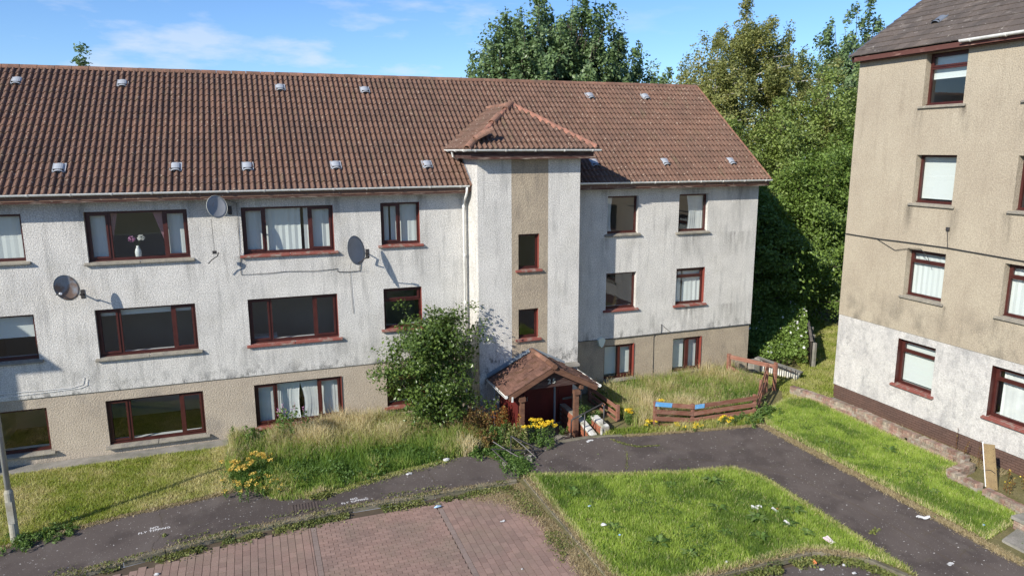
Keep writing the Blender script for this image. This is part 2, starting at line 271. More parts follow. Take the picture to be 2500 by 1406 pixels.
# ------------------------------------------------------------------ object helpers
def put(o, parent=None):
    COL.objects.link(o)
    if parent is not None:
        o.parent = parent
        if parent.type == 'EMPTY': o.matrix_parent_inverse = Matrix.Translation(-parent.location)
    return o
def tag(o, label=None, cat=None, group=None, kind=None):
    if label: o['label'] = label
    if cat: o['category'] = cat
    if group: o['group'] = group
    if kind: o['kind'] = kind
    return o
def thing(name, label, cat, loc=(0, 0, 0), group=None):
    o = bpy.data.objects.new(name, None); o.location = loc; o.empty_display_size = .2; COL.objects.link(o)
    return tag(o, label, cat, group)
def obj(name, me, parent=None):
    return put(bpy.data.objects.new(name, me), parent)
class MB:
    """collects polygons; build() links them as one mesh object"""
    def __init__(s, T=None): s.v = []; s.f = []; s.m = []; s.T = T
    def add(s, vs, fs, mi=0):
        n = len(s.v)
        if s.T is not None: vs = [tuple(s.T @ Vector(v)) for v in vs]
        s.v += [tuple(v) for v in vs]; s.f += [tuple(i+n for i in f) for f in fs]; s.m += [mi]*len(fs); return s
    def box(s, a, b, mi=0, rot=None, jit=0):
        x0, y0, z0 = [min(a[i], b[i]) for i in range(3)]; x1, y1, z1 = [max(a[i], b[i]) for i in range(3)]
        vs = [(x0,y0,z0),(x1,y0,z0),(x1,y1,z0),(x0,y1,z0),(x0,y0,z1),(x1,y0,z1),(x1,y1,z1),(x0,y1,z1)]
        if jit: vs = [tuple(c+random.uniform(-jit, jit) for c in v) for v in vs]
        if rot is not None:
            c = Vector(((x0+x1)/2, (y0+y1)/2, (z0+z1)/2)); vs = [tuple(rot @ (Vector(v)-c) + c) for v in vs]
        return s.add(vs, [(0,3,2,1),(4,5,6,7),(0,1,5,4),(1,2,6,5),(2,3,7,6),(3,0,4,7)], mi)
    def beam(s, p, q, w, h, mi=0, upv=(0, 0, 1)):
        p = Vector(p); q = Vector(q); d = (q-p).normalized(); sd_ = d.cross(Vector(upv))
        if sd_.length < 1e-4: sd_ = Vector((1, 0, 0))
        sd_.normalize(); u = sd_.cross(d)
        vs = [tuple(e + sd_*a*w/2 + u*b_*h/2) for e in (p, q) for a, b_ in ((-1,-1),(1,-1),(1,1),(-1,1))]
        return s.add(vs, [(0,1,2,3),(7,6,5,4),(0,4,5,1),(1,5,6,2),(2,6,7,3),(3,7,4,0)], mi)
    def tube(s, pts, r, n=8, mi=0, cap=True):
        pts = [Vector(p) for p in pts]; k = len(pts); rr = r if isinstance(r, (list, tuple)) else [r]*k; vs = []
        for i, p in enumerate(pts):
            d = (pts[min(i+1, k-1)] - pts[max(i-1, 0)]).normalized()
            a = d.cross(Vector((0, 0, 1)));
            if a.length < 1e-3: a = d.cross(Vector((0, 1, 0)))
            a.normalize(); b_ = d.cross(a)
            vs += [tuple(p + (a*math.cos(2*math.pi*j/n) + b_*math.sin(2*math.pi*j/n))*rr[i]) for j in range(n)]
        fs = [(i*n+j, i*n+(j+1) % n, (i+1)*n+(j+1) % n, (i+1)*n+j) for i in range(k-1) for j in range(n)]
        if cap: fs += [tuple(reversed(range(n))), tuple(range((k-1)*n, k*n))]
        return s.add(vs, fs, mi)
    def prism(s, poly, z0, z1, mi=0):
        n = len(poly)
        tri = tessellate_polygon([[Vector((x, y, 0)) for x, y in poly]])
        vs = [(x, y, z0) for x, y in poly] + [(x, y, z1) for x, y in poly]
        fs = []
        for t in tri:
            a, b_, c = t
            ar = (poly[b_][0]-poly[a][0])*(poly[c][1]-poly[a][1]) - (poly[b_][1]-poly[a][1])*(poly[c][0]-poly[a][0])
            if ar < 0: a, c = c, a
            fs.append((a+n, b_+n, c+n))
        fs += [(i, (i+1) % n, (i+1) % n+n, i+n) for i in range(n)]
        return s.add(vs, fs, mi)
    def mesh(s, name, mats, smooth=False):
        me = bpy.data.meshes.new(name); me.from_pydata(s.v, [], s.f)
        for m in (mats if isinstance(mats, (list, tuple)) else [mats]): me.materials.append(m)
        if any(s.m): me.polygons.foreach_set('material_index', s.m)
        if smooth: me.polygons.foreach_set('use_smooth', [True]*len(s.f))
        me.update(); return me
    def build(s, name, mats, parent=None, smooth=False): return obj(name, s.mesh(name, mats, smooth), parent)
def bevel(o, w=.006, seg=1):
    bm = bmesh.new(); bm.from_mesh(o.data); bmesh.ops.recalc_face_normals(bm, faces=bm.faces)
    bmesh.ops.bevel(bm, geom=bm.edges[:], offset=w, segments=seg, affect='EDGES', profile=.6); bm.to_mesh(o.data); bm.free(); return o
def structure(o): o['kind'] = 'structure'; return o
def qmesh(name, V, F, mats, rnd=None, mi=None):
    """numpy mesh; F (n,k)"""
    V = np.asarray(V, np.float32); F = np.asarray(F, np.int32); n, k = F.shape
    me = bpy.data.meshes.new(name); me.vertices.add(len(V)); me.vertices.foreach_set('co', V.ravel())
    me.loops.add(n*k); me.loops.foreach_set('vertex_index', F.ravel()); me.polygons.add(n)
    me.polygons.foreach_set('loop_start', np.arange(0, n*k, k, dtype=np.int32))
    for m in (mats if isinstance(mats, (list, tuple)) else [mats]): me.materials.append(m)
    if mi is not None: me.polygons.foreach_set('material_index', np.asarray(mi, np.int32))
    me.polygons.foreach_set('use_smooth', np.zeros(n, bool)); me.update(calc_edges=True)
    if rnd is not None:
        a = me.attributes.new('rnd', 'FLOAT', 'FACE'); a.data.foreach_set('value', np.asarray(rnd, np.float32))
    return me
def nz(x, y, s=1., seed=0.):
    """cheap smooth 2D noise 0..1"""
    v = 0
    for i, (a, b) in enumerate(((1., .6), (-.7, 1.1), (1.9, -1.3), (-2.3, -1.7), (3.7, 2.9))):
        v = v + np.sin(x*a*s + y*b*s + seed*(i+1)*1.7 + 1.3*np.sin(y*a*s*.7 - x*b*s*.5 + seed))/(1+.35*i)
    return .5 + v/6.2
def inpoly(x, y, poly):
    r = np.zeros(len(x), bool); n = len(poly)
    for i in range(n):
        x0, y0 = poly[i]; x1, y1 = poly[(i+1) % n]
        if y0 == y1: continue
        c = ((y0 > y) != (y1 > y)) & (x < (x1-x0)*(y-y0)/(y1-y0)+x0); r ^= c
    return r
def sample(poly, dens):
    P = np.array(poly); a, b = P.min(0), P.max(0); n = int((b-a).prod()*dens)
    x = RNG.uniform(a[0], b[0], n); y = RNG.uniform(a[1], b[1], n); k = inpoly(x, y, poly); return x[k], y[k]
def blades(x, y, z, h, w, lean, rnd, seg=1):
    """grass blades: seg 1 = one triangle, seg 2 = quad strip drawn as 2 quads (last degenerate-free)"""
    n = len(x); a = RNG.uniform(0, 2*np.pi, n); la = RNG.uniform(0, 2*np.pi, n)
    dx, dy = np.cos(a)*w/2, np.sin(a)*w/2; lx, ly = np.cos(la)*lean*h, np.sin(la)*lean*h
    z = np.broadcast_to(z, x.shape)
    hz = h*np.sqrt(np.maximum(.12, 1-lean**2*.8))
    if seg == 1:
        V = np.stack([np.stack([x-dx, y-dy, z], 1), np.stack([x+dx, y+dy, z], 1), np.stack([x+lx, y+ly, z+hz], 1)], 1).reshape(-1, 3)
        return V, np.arange(3*n).reshape(n, 3), rnd
    mx, my, mz = x+lx*.35, y+ly*.35, z+hz*.62
    V = np.stack([np.stack([x-dx, y-dy, z], 1), np.stack([x+dx, y+dy, z], 1), np.stack([mx+dx*.8, my+dy*.8, mz], 1), np.stack([mx-dx*.8, my-dy*.8, mz], 1),
                  np.stack([x+lx+dx*.25, y+ly+dy*.25, z+hz], 1), np.stack([x+lx-dx*.25, y+ly-dy*.25, z+hz], 1)], 1).reshape(-1, 3)
    b = np.arange(n)*6
    F = np.concatenate([np.stack([b, b+1, b+2, b+3], 1), np.stack([b+3, b+2, b+4, b+5], 1)])
    return V, F, np.concatenate([rnd, rnd])
def leaves(C, size, nrm=None, up=.4, aspect=.6, rnd=None):
    """rhombic leaves at centres C"""
    n = len(C); N_ = RNG.normal(size=(n, 3))
    if nrm is not None: N_ = N_*.75 + nrm
    N_[:, 2] += up; N_ /= np.linalg.norm(N_, axis=1)[:, None]+1e-9
    A = np.cross(N_, RNG.normal(size=(n, 3))); A /= np.linalg.norm(A, axis=1)[:, None]+1e-9; B = np.cross(N_, A)
    s = (size*RNG.uniform(.6, 1.35, n))[:, None]
    V = np.stack([C-A*s*.5, C+B*s*aspect*.5+N_*s*.06, C+A*s*.5, C-B*s*aspect*.5+N_*s*.06], 1).reshape(-1, 3)
    return V, np.arange(4*n).reshape(n, 4), (RNG.random(n) if rnd is None else rnd)
def stack(parts):
    V, F, Rn, o = [], [], [], 0
    for v, f, r in parts: V.append(v); F.append(f+o); Rn.append(r); o += len(v)
    return np.concatenate(V), np.concatenate(F), np.concatenate(Rn)

# ------------------------------------------------------------------ ground, paths, kerbs
LOW = [(-60, -9.5), (-12, -7.6), (-3.77, -6.2), (-2.2, -5.9), (-.9, -5.62), (1.8, -5.38), (3.8, -5.38), (6.0, -5.42), (6.1, -10.0), (6.5, -10.62), (7.4, -10.75), (10.6, -10.70),
       (11.1, -10.9), (11.5, -11.35), (11.72, -12.0), (11.8, -14), (11.8, -60), (-60, -60)]
PIT = [(6.75, -3.38), (8.98, -3.38), (8.98, -1.0), (6.75, -1.0)]
def poly_sheet(name, outer, holes, z, m):
    loops = [outer]+holes; pts = [Vector((x, y, 0)) for l in loops for x, y in l]
    tri = tessellate_polygon([[Vector((x, y, 0)) for x, y in l] for l in loops])
    fs = []
    for a, b, c in tri:
        ar = (pts[b]-pts[a]).cross(pts[c]-pts[a]).z; fs.append((a, b, c) if ar > 0 else (a, c, b))
    return structure(MB().add([(p.x, p.y, z) for p in pts], fs).build(name, m))
poly_sheet('ground', [(-400, -400), (400, -400), (400, 400), (-400, 400)], [LOW, PIT], -.012, M['soil'])
poly_sheet('road', [(6.12, -10.1), (6.5, -10.75), (10.6, -10.82), (11.45, -11.4), (11.7, -12.2), (11.8, -60), (-60, -60), (-60, -24), (6.12, -24)], [], -.113, M['asphalt'])
poly_sheet('parking_bay', LOW, [], -.125, M['joint'])
# asphalt footpaths
WP = [(-60, -8.2), (-12, -5.9), (-5.35, -4.62), (-4.84, -4.46), (-3.28, -3.98), (-1.7, -3.72), (-.6, -3.45), (1.2, -3.5), (3.2, -3.45), (4.7, -3.42), (5.6, -3.65), (5.95, -4.2), (6.1, -5.26),
      (3.8, -5.24), (1.8, -5.24), (-.9, -5.5), (-2.2, -5.78), (-3.77, -6.07), (-12, -7.45), (-60, -9.3)]
poly_sheet('path', WP, [], .0, M['asphalt'])
EP = [(6.35, -4.95), (6.6, -4.1), (7.1, -3.62), (9.03, -3.57), (10.82, -4.0), (12.75, -4.33), (14.12, -4.48), (14.28, -4.85), (14.25, -14), (14.2, -60), (11.95, -60), (11.95, -9.5), (11.95, -7.45),
      (11.55, -6.72), (10.29, -6.5), (8.19, -5.9), (6.3, -5.15)]
poly_sheet('path', EP, [], .0, M['asphalt'])
LAWN_T = [(6.28, -5.2), (8.19, -5.9), (10.29, -6.5), (11.55, -6.72), (11.95, -7.45), (11.97, -9.5), (11.93, -11.9), (11.6, -11.3), (11.15, -10.78), (10.6, -10.58), (7.4, -10.62), (6.6, -10.5), (6.27, -10.0)]
poly_sheet('lawn', LAWN_T, [], .006, M['lawn_soil'])
LAWN_R = [(14.45, -4.6), (14.9, -3.6), (16.6, -2.9), (17.3, -3.2), (17.3, -8.75), (16.55, -8.85), (16.5, -11.1), (15.6, -11.35), (14.5, -11.6)]
poly_sheet('lawn', LAWN_R, [], .006, M['lawn_soil'])
LAWN_L = [(-12, -5.7), (-5.5, -4.45), (-3.3, -3.85), (-1.7, -3.6), (-.5, -3.35), (-.2, -.5), (-12, -.5)]
structure(MB().box((-12.0, -.48, -.1), (-.9, -.0, .03)).build('wall_apron', M['concrete']))
structure(MB().prism([(14.75, -11.75), (16.75, -11.2), (17.3, -14), (14.75, -14)], -.1, .045).build('slab', M['concrete']))
structure(MB().prism([(17.7, -3.0), (18.2, -3.25), (18.2, -5.0), (17.75, -5.0)], -.1, .02).build('slab', M['concrete']))
# porch pit: floor, sides and two steps
g = MB(); g.box((6.75, -3.38, -.55), (8.98, -1.0, -.45)); g.box((6.75, -3.38, -.45), (8.98, -3.05, -.15)); g.box((6.75, -3.05, -.45), (8.98, -2.75, -.3))
g.box((6.65, -3.42, -.55), (6.752, -1.0, -.013)); g.box((6.65, -3.48, -.55), (8.98, -3.379, -.013))
structure(g.build('entrance_steps', M['concrete']))

def kerb_line(pts, name='kerb', w=.12, z0=-.13, z1=.012, gap=.91):
    """row of kerb stones along a polyline; every stone an object"""
    root = thing(name, None, None, (pts[0][0], pts[0][1], 0))
    for (x0, y0), (x1, y1) in zip(pts[:-1], pts[1:]):
        d = Vector((x1-x0, y1-y0, 0)); Ld = d.length; n = max(1, round(Ld/gap)); d.normalize()
        for i in range(n):
            a = Vector((x0, y0, 0)) + d*(Ld*i/n+.005); b = Vector((x0, y0, 0)) + d*(Ld*(i+1)/n-.005)
            dz = random.uniform(-.008, .006)
            o = MB().beam((a.x, a.y, (z0+z1)/2+dz), (b.x, b.y, (z0+z1)/2+dz+random.uniform(-.005, .005)), w, z1-z0).build('kerb_stone', M['kerb'], root)
            bevel(o, .012)
    return root
k = kerb_line([(-12, -7.52), (-3.77, -6.13), (-2.2, -5.84), (-.9, -5.56), (1.8, -5.31), (3.8, -5.31), (5.95, -5.35)])
tag(k, 'long grey concrete kerb between the dark footpath and the red brick parking bay', 'kerb')
k = kerb_line([(6.17, -5.35), (6.18, -10.0), (6.5, -10.55), (7.4, -10.68), (10.6, -10.64)], z1=.0, w=.10)
tag(k, 'weathered kerb running down the left side of the triangular lawn beside the brick paving', 'kerb')
k = kerb_line([(10.62, -10.64), (11.12, -10.84), (11.54, -11.3), (11.78, -12.0), (11.85, -14)], gap=.5)
tag(k, 'curved kerb round the lower right corner of the triangular lawn', 'kerb')
k = kerb_line([(14.30, -4.85), (14.31, -7.2), (14.33, -9.5), (14.34, -11.7), (14.36, -14)], w=.07, z0=-.1, z1=.018)
tag(k, 'narrow edging kerb half buried in straw along the lawn by the tall tan building', 'kerb')
k = kerb_line([(6.95, -3.54), (9.0, -3.50), (9.9, -3.68)], w=.13, z0=-.1, z1=.03)
tag(k, 'short concrete kerb in front of the porch entrance', 'kerb')

# brick paving of the parking bay, three lays divided by two grey bands
def paving():
    cells = []
    LOWN = LOW
    for (xa, xb, lay) in ((-9.5, .78, 'y'), (.78, .90, 'g'), (.90, 3.72, 'x'), (3.72, 3.84, 'g'), (3.84, 6.06, 'y')):
        if lay == 'x':
            y = -12.0; j = 0
            while y < -5.3:
                x = xa - .1*(j % 2)*1.0
                while x < xb:
                    x0, x1 = max(x, xa), min(x+.2, xb)
                    if x1-x0 > .04: cells.append((x0, x1, y, y+.1, 0))
                    x += .2
                y += .1; j += 1
        else:
            x = xa; j = 0
            st = .12 if lay == 'g' else (.155 if xa > 0 else .155)
            ln = .2 if lay != 'g' else .2
            while x < xb-.02:
                y = -12.0 - (.1*(j % 2))
                while y < -5.3:
                    cells.append((x, min(x+st, xb), y, y+ln, 1 if lay == 'g' else 0)); y += ln
                x += st; j += 1
    c = np.array(cells); cx = (c[:, 0]+c[:, 1])/2; cy = (c[:, 2]+c[:, 3])/2
    sh = [(a, b-.28) if b > -20 else (a, b) for a, b in LOW]; sh = [(a-(.18 if 5.5 < a < 6.2 else 0), b) for a, b in sh]
    k = inpoly(cx, cy, sh) & (cy > -12) & (cx > -9.4)
    c = c[k]; cx = cx[k]; cy = cy[k]
    return c, cx, cy
c, cx, cy = paving()
bay = thing('brick_paving', 'worn red brick paving of the parking bay with two grey dividing bands', 'paving', (2, -8, -.12))
# the largest in view become single bricks
P = np.stack([cx, cy, np.full_like(cx, -.1)], 1) - np.array(CAM); fwv = np.array(fw); depth = P@fwv
px = (P@np.array(r2))/depth*1755+1250; py = 703-(P@np.array(u2))/depth*1755
vis = (px > 5) & (px < 2490) & (py < 1400) & (depth > 0); score = np.where(vis, depth, 1e6)
top = set(np.argsort(score)[:290].tolist())
shared = {}
V, F, Rn, mi, nb = [], [], [], [], 0
BX = np.array([[0,0,0],[1,0,0],[1,1,0],[0,1,0],[0,0,1],[1,0,1],[1,1,1],[0,1,1]], float); BF = np.array([(4,5,6,7),(0,1,5,4),(1,2,6,5),(2,3,7,6),(3,0,4,7)])
for i, (x0, x1, y0, y1, gry) in enumerate(c):
    dz = RNG.uniform(-.004, .003) + .006*(math.sin(x0*1.3)*math.sin(y0*1.1)); g_ = .0045
    if i in top:
        key = (round(x1-x0, 3), round(y1-y0, 3), int(gry))
        if key not in shared:
            shared[key] = MB().box((0, 0, -.03), (key[0]-2*g_, key[1]-2*g_, 0)).mesh('paving_brick', M['paving_grey'] if gry else M['paving'])
        o = obj('brick', shared[key], bay); o.location = (x0+g_, y0+g_, -.1+dz); o.rotation_euler = (RNG.normal()*.006, RNG.normal()*.006, RNG.normal()*.006)
    else:
        B_ = BX*np.array([x1-x0-2*g_, y1-y0-2*g_, .03]) + np.array([x0+g_, y0+g_, -.13+dz]); V.append(B_); F.append(BF+8*nb); Rn += [RNG.random()]*5; mi += [int(gry)]*5; nb += 1
tag(obj('brick', qmesh('bricks', np.concatenate(V), np.concatenate(F), [M['paving'], M['paving_grey']], Rn, mi), bay), kind='stuff')

# ------------------------------------------------------------------ building helpers
TA = None
TB = Matrix(((0, 1, 0, 18.25), (-1, 0, 0, 0), (0, 0, 1, 0), (0, 0, 0, 1)))   # (u, depth, z) of the tall tan block
TT = Matrix.Translation((0, -1.03, 0))                                        # stair tower front
def wall_panel(mb, u0, u1, z0, z1, ops, d=0., rd=.3, mi=0, mifn=None, lines=(), rmi=None):
    us = sorted({u0, u1, *[v for o in ops for v in o[:2] if u0 < v < u1], *[v for v in lines if u0 < v < u1]})
    zs = sorted({z0, z1, *[v for o in ops for v in o[2:4] if z0 < v < z1]})
    for a, b in zip(us[:-1], us[1:]):
        for c_, e in zip(zs[:-1], zs[1:]):
            um, zm = (a+b)/2, (c_+e)/2
            if any(o[0] < um < o[1] and o[2] < zm < o[3] for o in ops): continue
            mb.add([(a, d, c_), (b, d, c_), (b, d, e), (a, d, e)], [(0, 1, 2, 3)], mifn(um, zm) if mifn else mi)
    for o in ops:
        a, b, c_, e = o[:4]; q = rmi if rmi is not None else (mifn((a+b)/2, (c_+e)/2) if mifn else mi)
        mb.add([(a, d, c_), (a, rd, c_), (a, rd, e), (a, d, e)], [(0, 1, 2, 3)], q)
        mb.add([(b, d, c_), (b, d, e), (b, rd, e), (b, rd, c_)], [(0, 1, 2, 3)], q)
        mb.add([(a, d, e), (a, rd, e), (b, rd, e), (b, d, e)], [(0, 1, 2, 3)], q)
        mb.add([(a, d, c_), (b, d, c_), (b, rd, c_), (a, rd, c_)], [(0, 1, 2, 3)], q)
def pleats(mb, u0, u1, z0, z1, d, amp=.014, step=.05, bottom=None, seed=0):
    """cloth or slat surface with folds, z top to bottom"""
    n = max(3, int((u1-u0)/step)); rows = 6; rg = random.Random(seed); ph = [rg.uniform(-.5, .5) for _ in range(n+1)]
    vs = []
    for r in range(rows+1):
        t = r/rows; z = z1+(z0-z1)*t
        for i in range(n+1):
            u = u0+(u1-u0)*i/n
            if bottom: u = bottom(u, t)
            vs.append((u, d+amp*(1 if i % 2 else -1)*(.6+.4*math.sin(ph[i]*6+t)), z))
    fs = [(r*(n+1)+i, r*(n+1)+i+1, (r+1)*(n+1)+i+1, (r+1)*(n+1)+i) for r in range(rows) for i in range(n)]
    mb.add(vs, fs)
def window(parent, T, u0, u1, z0, z1, divs=(), case=(), transom=None, dep=.13, sill='stone_sill', dress=None, paint=False, label=None, fw_=.06, sillh=.075, silly=.09, inner=True, white=False):
    f = MB(T); a, b, c_, e = u0+.004, u1-.004, z0+.004, z1-.004; D0, D1 = dep, dep+.07
    f.box((a, D0, c_), (a+fw_, D1, e)); f.box((b-fw_, D0, c_), (b, D1, e))
    f.box((a+fw_, D0, e-fw_), (b-fw_, D1, e)); f.box((a+fw_, D0, c_), (b-fw_, D1, c_+fw_+.02))
    f.box((a, D0-.045, c_), (b, D0, c_+.04))
    xs = [a+fw_]; 
    for dv in divs: f.box((dv-.035, D0, c_+fw_+.02), (dv+.035, D1, e-fw_)); xs += [dv-.035, dv+.035]
    xs.append(b-fw_); cols = [(xs[i], xs[i+1]) for i in range(0, len(xs), 2)]
    rows = [(c_+fw_+.02, e-fw_)]
    if transom: rows = [(c_+fw_+.02, transom-.03), (transom+.03, e-fw_)]; [f.box((p, D0, transom-.03), (q, D1, transom+.03)) for p, q in cols]
    win = f.build('window', M['frame'], parent)
    if label: win['label'] = label
    for i, (p, q) in enumerate(cols):
        for r, (s, t) in enumerate(rows):
            ii = .004
            if i in case or (transom and r == 1):
                w = .05; cf = MB(T)
                cf.box((p, D0-.02, s), (p+w, D0+.03, t)); cf.box((q-w, D0-.02, s), (q, D0+.03, t)); cf.box((p+w, D0-.02, s), (q-w, D0+.03, s+w)); cf.box((p+w, D0-.02, t-w), (q-w, D0+.03, t))
                cf.build('casement', M['frame'], win); ii = w-.004
            g_ = MB(T); g_.add([(p+ii, D0+.032, s+ii), (q-ii, D0+.032, s+ii), (q-ii, D0+.032, t-ii), (p+ii, D0+.032, t-ii)], [(0, 1, 2, 3)])
            g_.build('pane', M['glass'], win)
    s_ = MB(T); n = 2 if u1-u0 > 2 else 1; ov = .10
    for i in range(n):
        p = u0-ov+(u1-u0+2*ov)*i/n; q = u0-ov+(u1-u0+2*ov)*(i+1)/n - (.012 if n == 2 and i == 0 else 0)
        st = s_ if n == 1 else MB(T)
        st.add([(p, -silly, z0-sillh), (q, -silly, z0-sillh), (q, .01, z0-sillh), (p, .01, z0-sillh), (p, -silly, z0-.035), (q, -silly, z0-.035), (q, .01, z0+.004), (p, .01, z0+.004)],
               [(0, 3, 2, 1), (4, 5, 6, 7), (0, 1, 5, 4), (1, 2, 6, 5), (2, 3, 7, 6), (3, 0, 4, 7)])
        pp, qq = max(p, u0+.003), min(q, u1-.003)
        st.add([(pp, .01, z0-.03), (qq, .01, z0-.03), (qq, dep+.02, z0-.03), (pp, dep+.02, z0-.03), (pp, .01, z0+.006), (qq, .01, z0+.006), (qq, dep+.02, z0+.02), (pp, dep+.02, z0+.02)],
               [(0, 3, 2, 1), (4, 5, 6, 7), (0, 1, 5, 4), (1, 2, 6, 5), (2, 3, 7, 6), (3, 0, 4, 7)])
        bevel(st.build('sill', M[sill], win), .008)
    if paint:
        pm = MB(T); pm.box((u1-.005, .004, z0+.02), (u1+.001, dep, z1)); pm.build('painted_reveal', M['red_paint'], win)
    if inner:
        i_ = MB(T); i_.box((u0-.02, D1, z0+.0), (u1+.02, D1+.3, z0+.035)); i_.build('inner_sill', M['upvc_white'], win)
    db = D1+.07
    for dd in (dress or ()):
        k_ = dd[0]; m_ = MB(T)
        if k_ == 'vblind': pleats(m_, dd[1], dd[2], z0+.06, z1-.02, db, .012, .085, seed=int(dd[1]*10)); m_.build('blind', M['blind'], win, smooth=False)
        elif k_ == 'roller': m_.box((dd[1], db, dd[3]), (dd[2], db+.006, z1-.01)); m_.box((dd[1], db-.01, dd[3]-.02), (dd[2], db+.012, dd[3]-.001)); m_.build('blind', M['blind'], win)
        elif k_ == 'curtain':
            sw = dd[3] if len(dd) > 3 else 0
            pleats(m_, dd[1], dd[2], z0+.04, z1-.02, db+.03, .03, .045, bottom=(lambda u, t, s_=sw, dd=dd: u+(u-(dd[1] if s_ > 0 else dd[2]))*(-abs(s_)*math.sin(t*2.6))) if sw else None, seed=int(dd[1]*7))
            m_.build('curtain', M['curtain'], win, smooth=True)
        elif k_ == 'pink': 
            s3 = dd[3]; m_.add([(dd[1], db+.05, z1-.02), (dd[2], db+.05, z1-.02), (dd[1] if s3 else dd[2], db+.06, z0+.55), (dd[1] if s3 else dd[2]-.02, db+.05, z0+.5)], [(0, 1, 2, 3)])
            m_.build('curtain', M['pink_cloth'], win)
    return win
def room(mb, u0, u1, z0, z1, T=None, depth=3.2):
    mb.T = T; s = .45; a, b, c_, e = u0-s, u1+s, z0-.85, z1+.25; d0, d1 = .31, depth
    for q in ([(a, d1, c_), (b, d1, c_), (b, d1, e), (a, d1, e)], [(a, d0, c_), (a, d1, c_), (a, d1, e), (a, d0, e)], [(b, d0, c_), (b, d0, e), (b, d1, e), (b, d1, c_)],
              [(a, d0, c_), (b, d0, c_), (b, d1, c_), (a, d1, c_)], [(a, d0, e), (a, d1, e), (b, d1, e), (b, d0, e)]): mb.add(q, [(0, 1, 2, 3)])
def vis_score(p):
    q = Vector(p)-CAM; d = q.dot(fw)
    if d < 1: return 1e9
    x = q.dot(r2)/d*1755+1250; y = 703-q.dot(u2)/d*1755
    return d if (-5 < x < 2505 and -5 < y < 1411) else 1e6+d
def wave_tile(w=.32, L_=.39, g_=.33, A=.056, th=.036):
    ts = (0, .30, .40, .52, .66, .80, .92, 1.0); pr = []
    for r in (0, 1):
        for t in ts[(1 if r else 0):]:
            h = 0 if t < .3 else A*math.sin(math.pi*(t-.3)/.7)**.85
            pr.append(((r+t)*w/2, h))
    n = len(pr); vs = [(u, 0, h-.004) for u, h in pr] + [(u, 0, h+th) for u, h in pr] + [(u, L_, h+.002) for u, h in pr]
    fs = [(i, i+1, n+i+1, n+i) for i in range(n-1)] + [(n+i, n+i+1, 2*n+i+1, 2*n+i) for i in range(n-1)]
    fs += [(n-1, 3*n-1, 2*n-1), (0, n, 2*n)]
    return vs, fs
def flat_tile(w=.33, L_=.39, th=.022, gap=.004):
    vs = [(0, 0, -.002), (w-gap, 0, -.002), (w-gap, 0, th), (0, 0, th), (0, L_, .002), (w-gap, L_, .002), (0, L_, -.01), (w-gap, L_, -.01)]
    return vs, [(0, 1, 2, 3), (3, 2, 5, 4), (0, 3, 4, 6), (1, 7, 5, 2)]
def lay_tiles(parent, O, U, S, nu, ns, w, gauge, shape, m, clips=(), keep=None, limit=300, name='roof_tile', stagger=0., jit=.0, miss=(), u0=0., slip=()):
    """rows of tiles up a slope; clips: list of (point, normal): the side the normal points to is cut away"""
    O = Vector(O); U = Vector(U).normalized(); S = Vector(S).normalized(); Nn = U.cross(S)
    B = Matrix((U, S, Nn)).transposed(); vs0, fs0 = shape
    me0 = bpy.data.meshes.new(name); me0.from_pydata(vs0, [], fs0); me0.materials.append(m); me0.update()
    items = []
    for j in range(ns):
        for i in range(-1 if stagger else 0, nu):
            if (i, j) in miss: continue
            off = stagger*(j % 2); p = O + U*(u0+i*w+off) + S*(j*gauge)
            c_ = p + U*w/2 + S*gauge/2
            if keep and not keep(c_): continue
            st = []; bad = False
            for (cp, cn) in clips:
                dd = [((p + B @ Vector(v))-Vector(cp)).dot(Vector(cn)) for v in vs0]
                if min(dd) > -.01: bad = True; break
                if max(dd) > 1e-4: st.append((cp, cn))
            if bad: continue
            items.append((vis_score(c_), i, j, p, st))
    items.sort(key=lambda t: t[0]); bmj = []; V, F, Rn, nb = [], [], [], 0
    for k_, (sc, i, j, p, st) in enumerate(items):
        rot = B
        if jit: rot = B @ Euler((random.gauss(0, jit), random.gauss(0, jit), random.gauss(0, jit))).to_matrix()
        if (i, j) in slip: rot = rot @ Euler((0, 0, random.uniform(-.25, .25))).to_matrix(); p = p - S*.08 + Nn*.02
        Mx = rot.to_4x4(); Mx.translation = p + Nn*(random.uniform(0, .004))
        me = me0
        if st:
            bm = bmesh.new(); bm.from_mesh(me0); inv = Mx.inverted(); ok = True
            for cp, cn in st:
                co = inv @ Vector(cp); no = (Mx.to_3x3().transposed() @ Vector(cn)).normalized()
                bmesh.ops.bisect_plane(bm, geom=bm.verts[:]+bm.edges[:]+bm.faces[:], plane_co=co, plane_no=no, clear_outer=True)
            if len(bm.faces) == 0: bm.free(); continue
            if k_ < limit or True:
                me = bpy.data.meshes.new(name); bm.to_mesh(me); me.materials.append(m) if not me.materials else None
            bm.free()
        if k_ < limit:
            o = bpy.data.objects.new(name, me); COL.objects.link(o); o.parent = parent
            o.matrix_local = Mx
        else:
            b4 = np.array(Mx); r_ = random.random()
            vv = np.array([tuple(v.co) for v in me.vertices]) if st else np.array(vs0)
            vv = vv @ b4[:3, :3].T + b4[:3, 3]; ff = [tuple(x+nb for x in pl.vertices) for pl in me.polygons] if st else [tuple(x+nb for x in f) for f in fs0]
            V.append(vv); F += ff; Rn += [r_]*len(ff); nb += len(vv)
            if st: bpy.data.meshes.remove(me)
    if V:
        me = bpy.data.meshes.new(name+'s'); me.from_pydata(np.concatenate(V).tolist(), [], F); me.materials.append(m)
        at = me.attributes.new('rnd', 'FLOAT', 'FACE'); at.data.foreach_set('value', np.array(Rn, np.float32)); me.update()
        tag(obj(name, me, parent), kind='stuff')
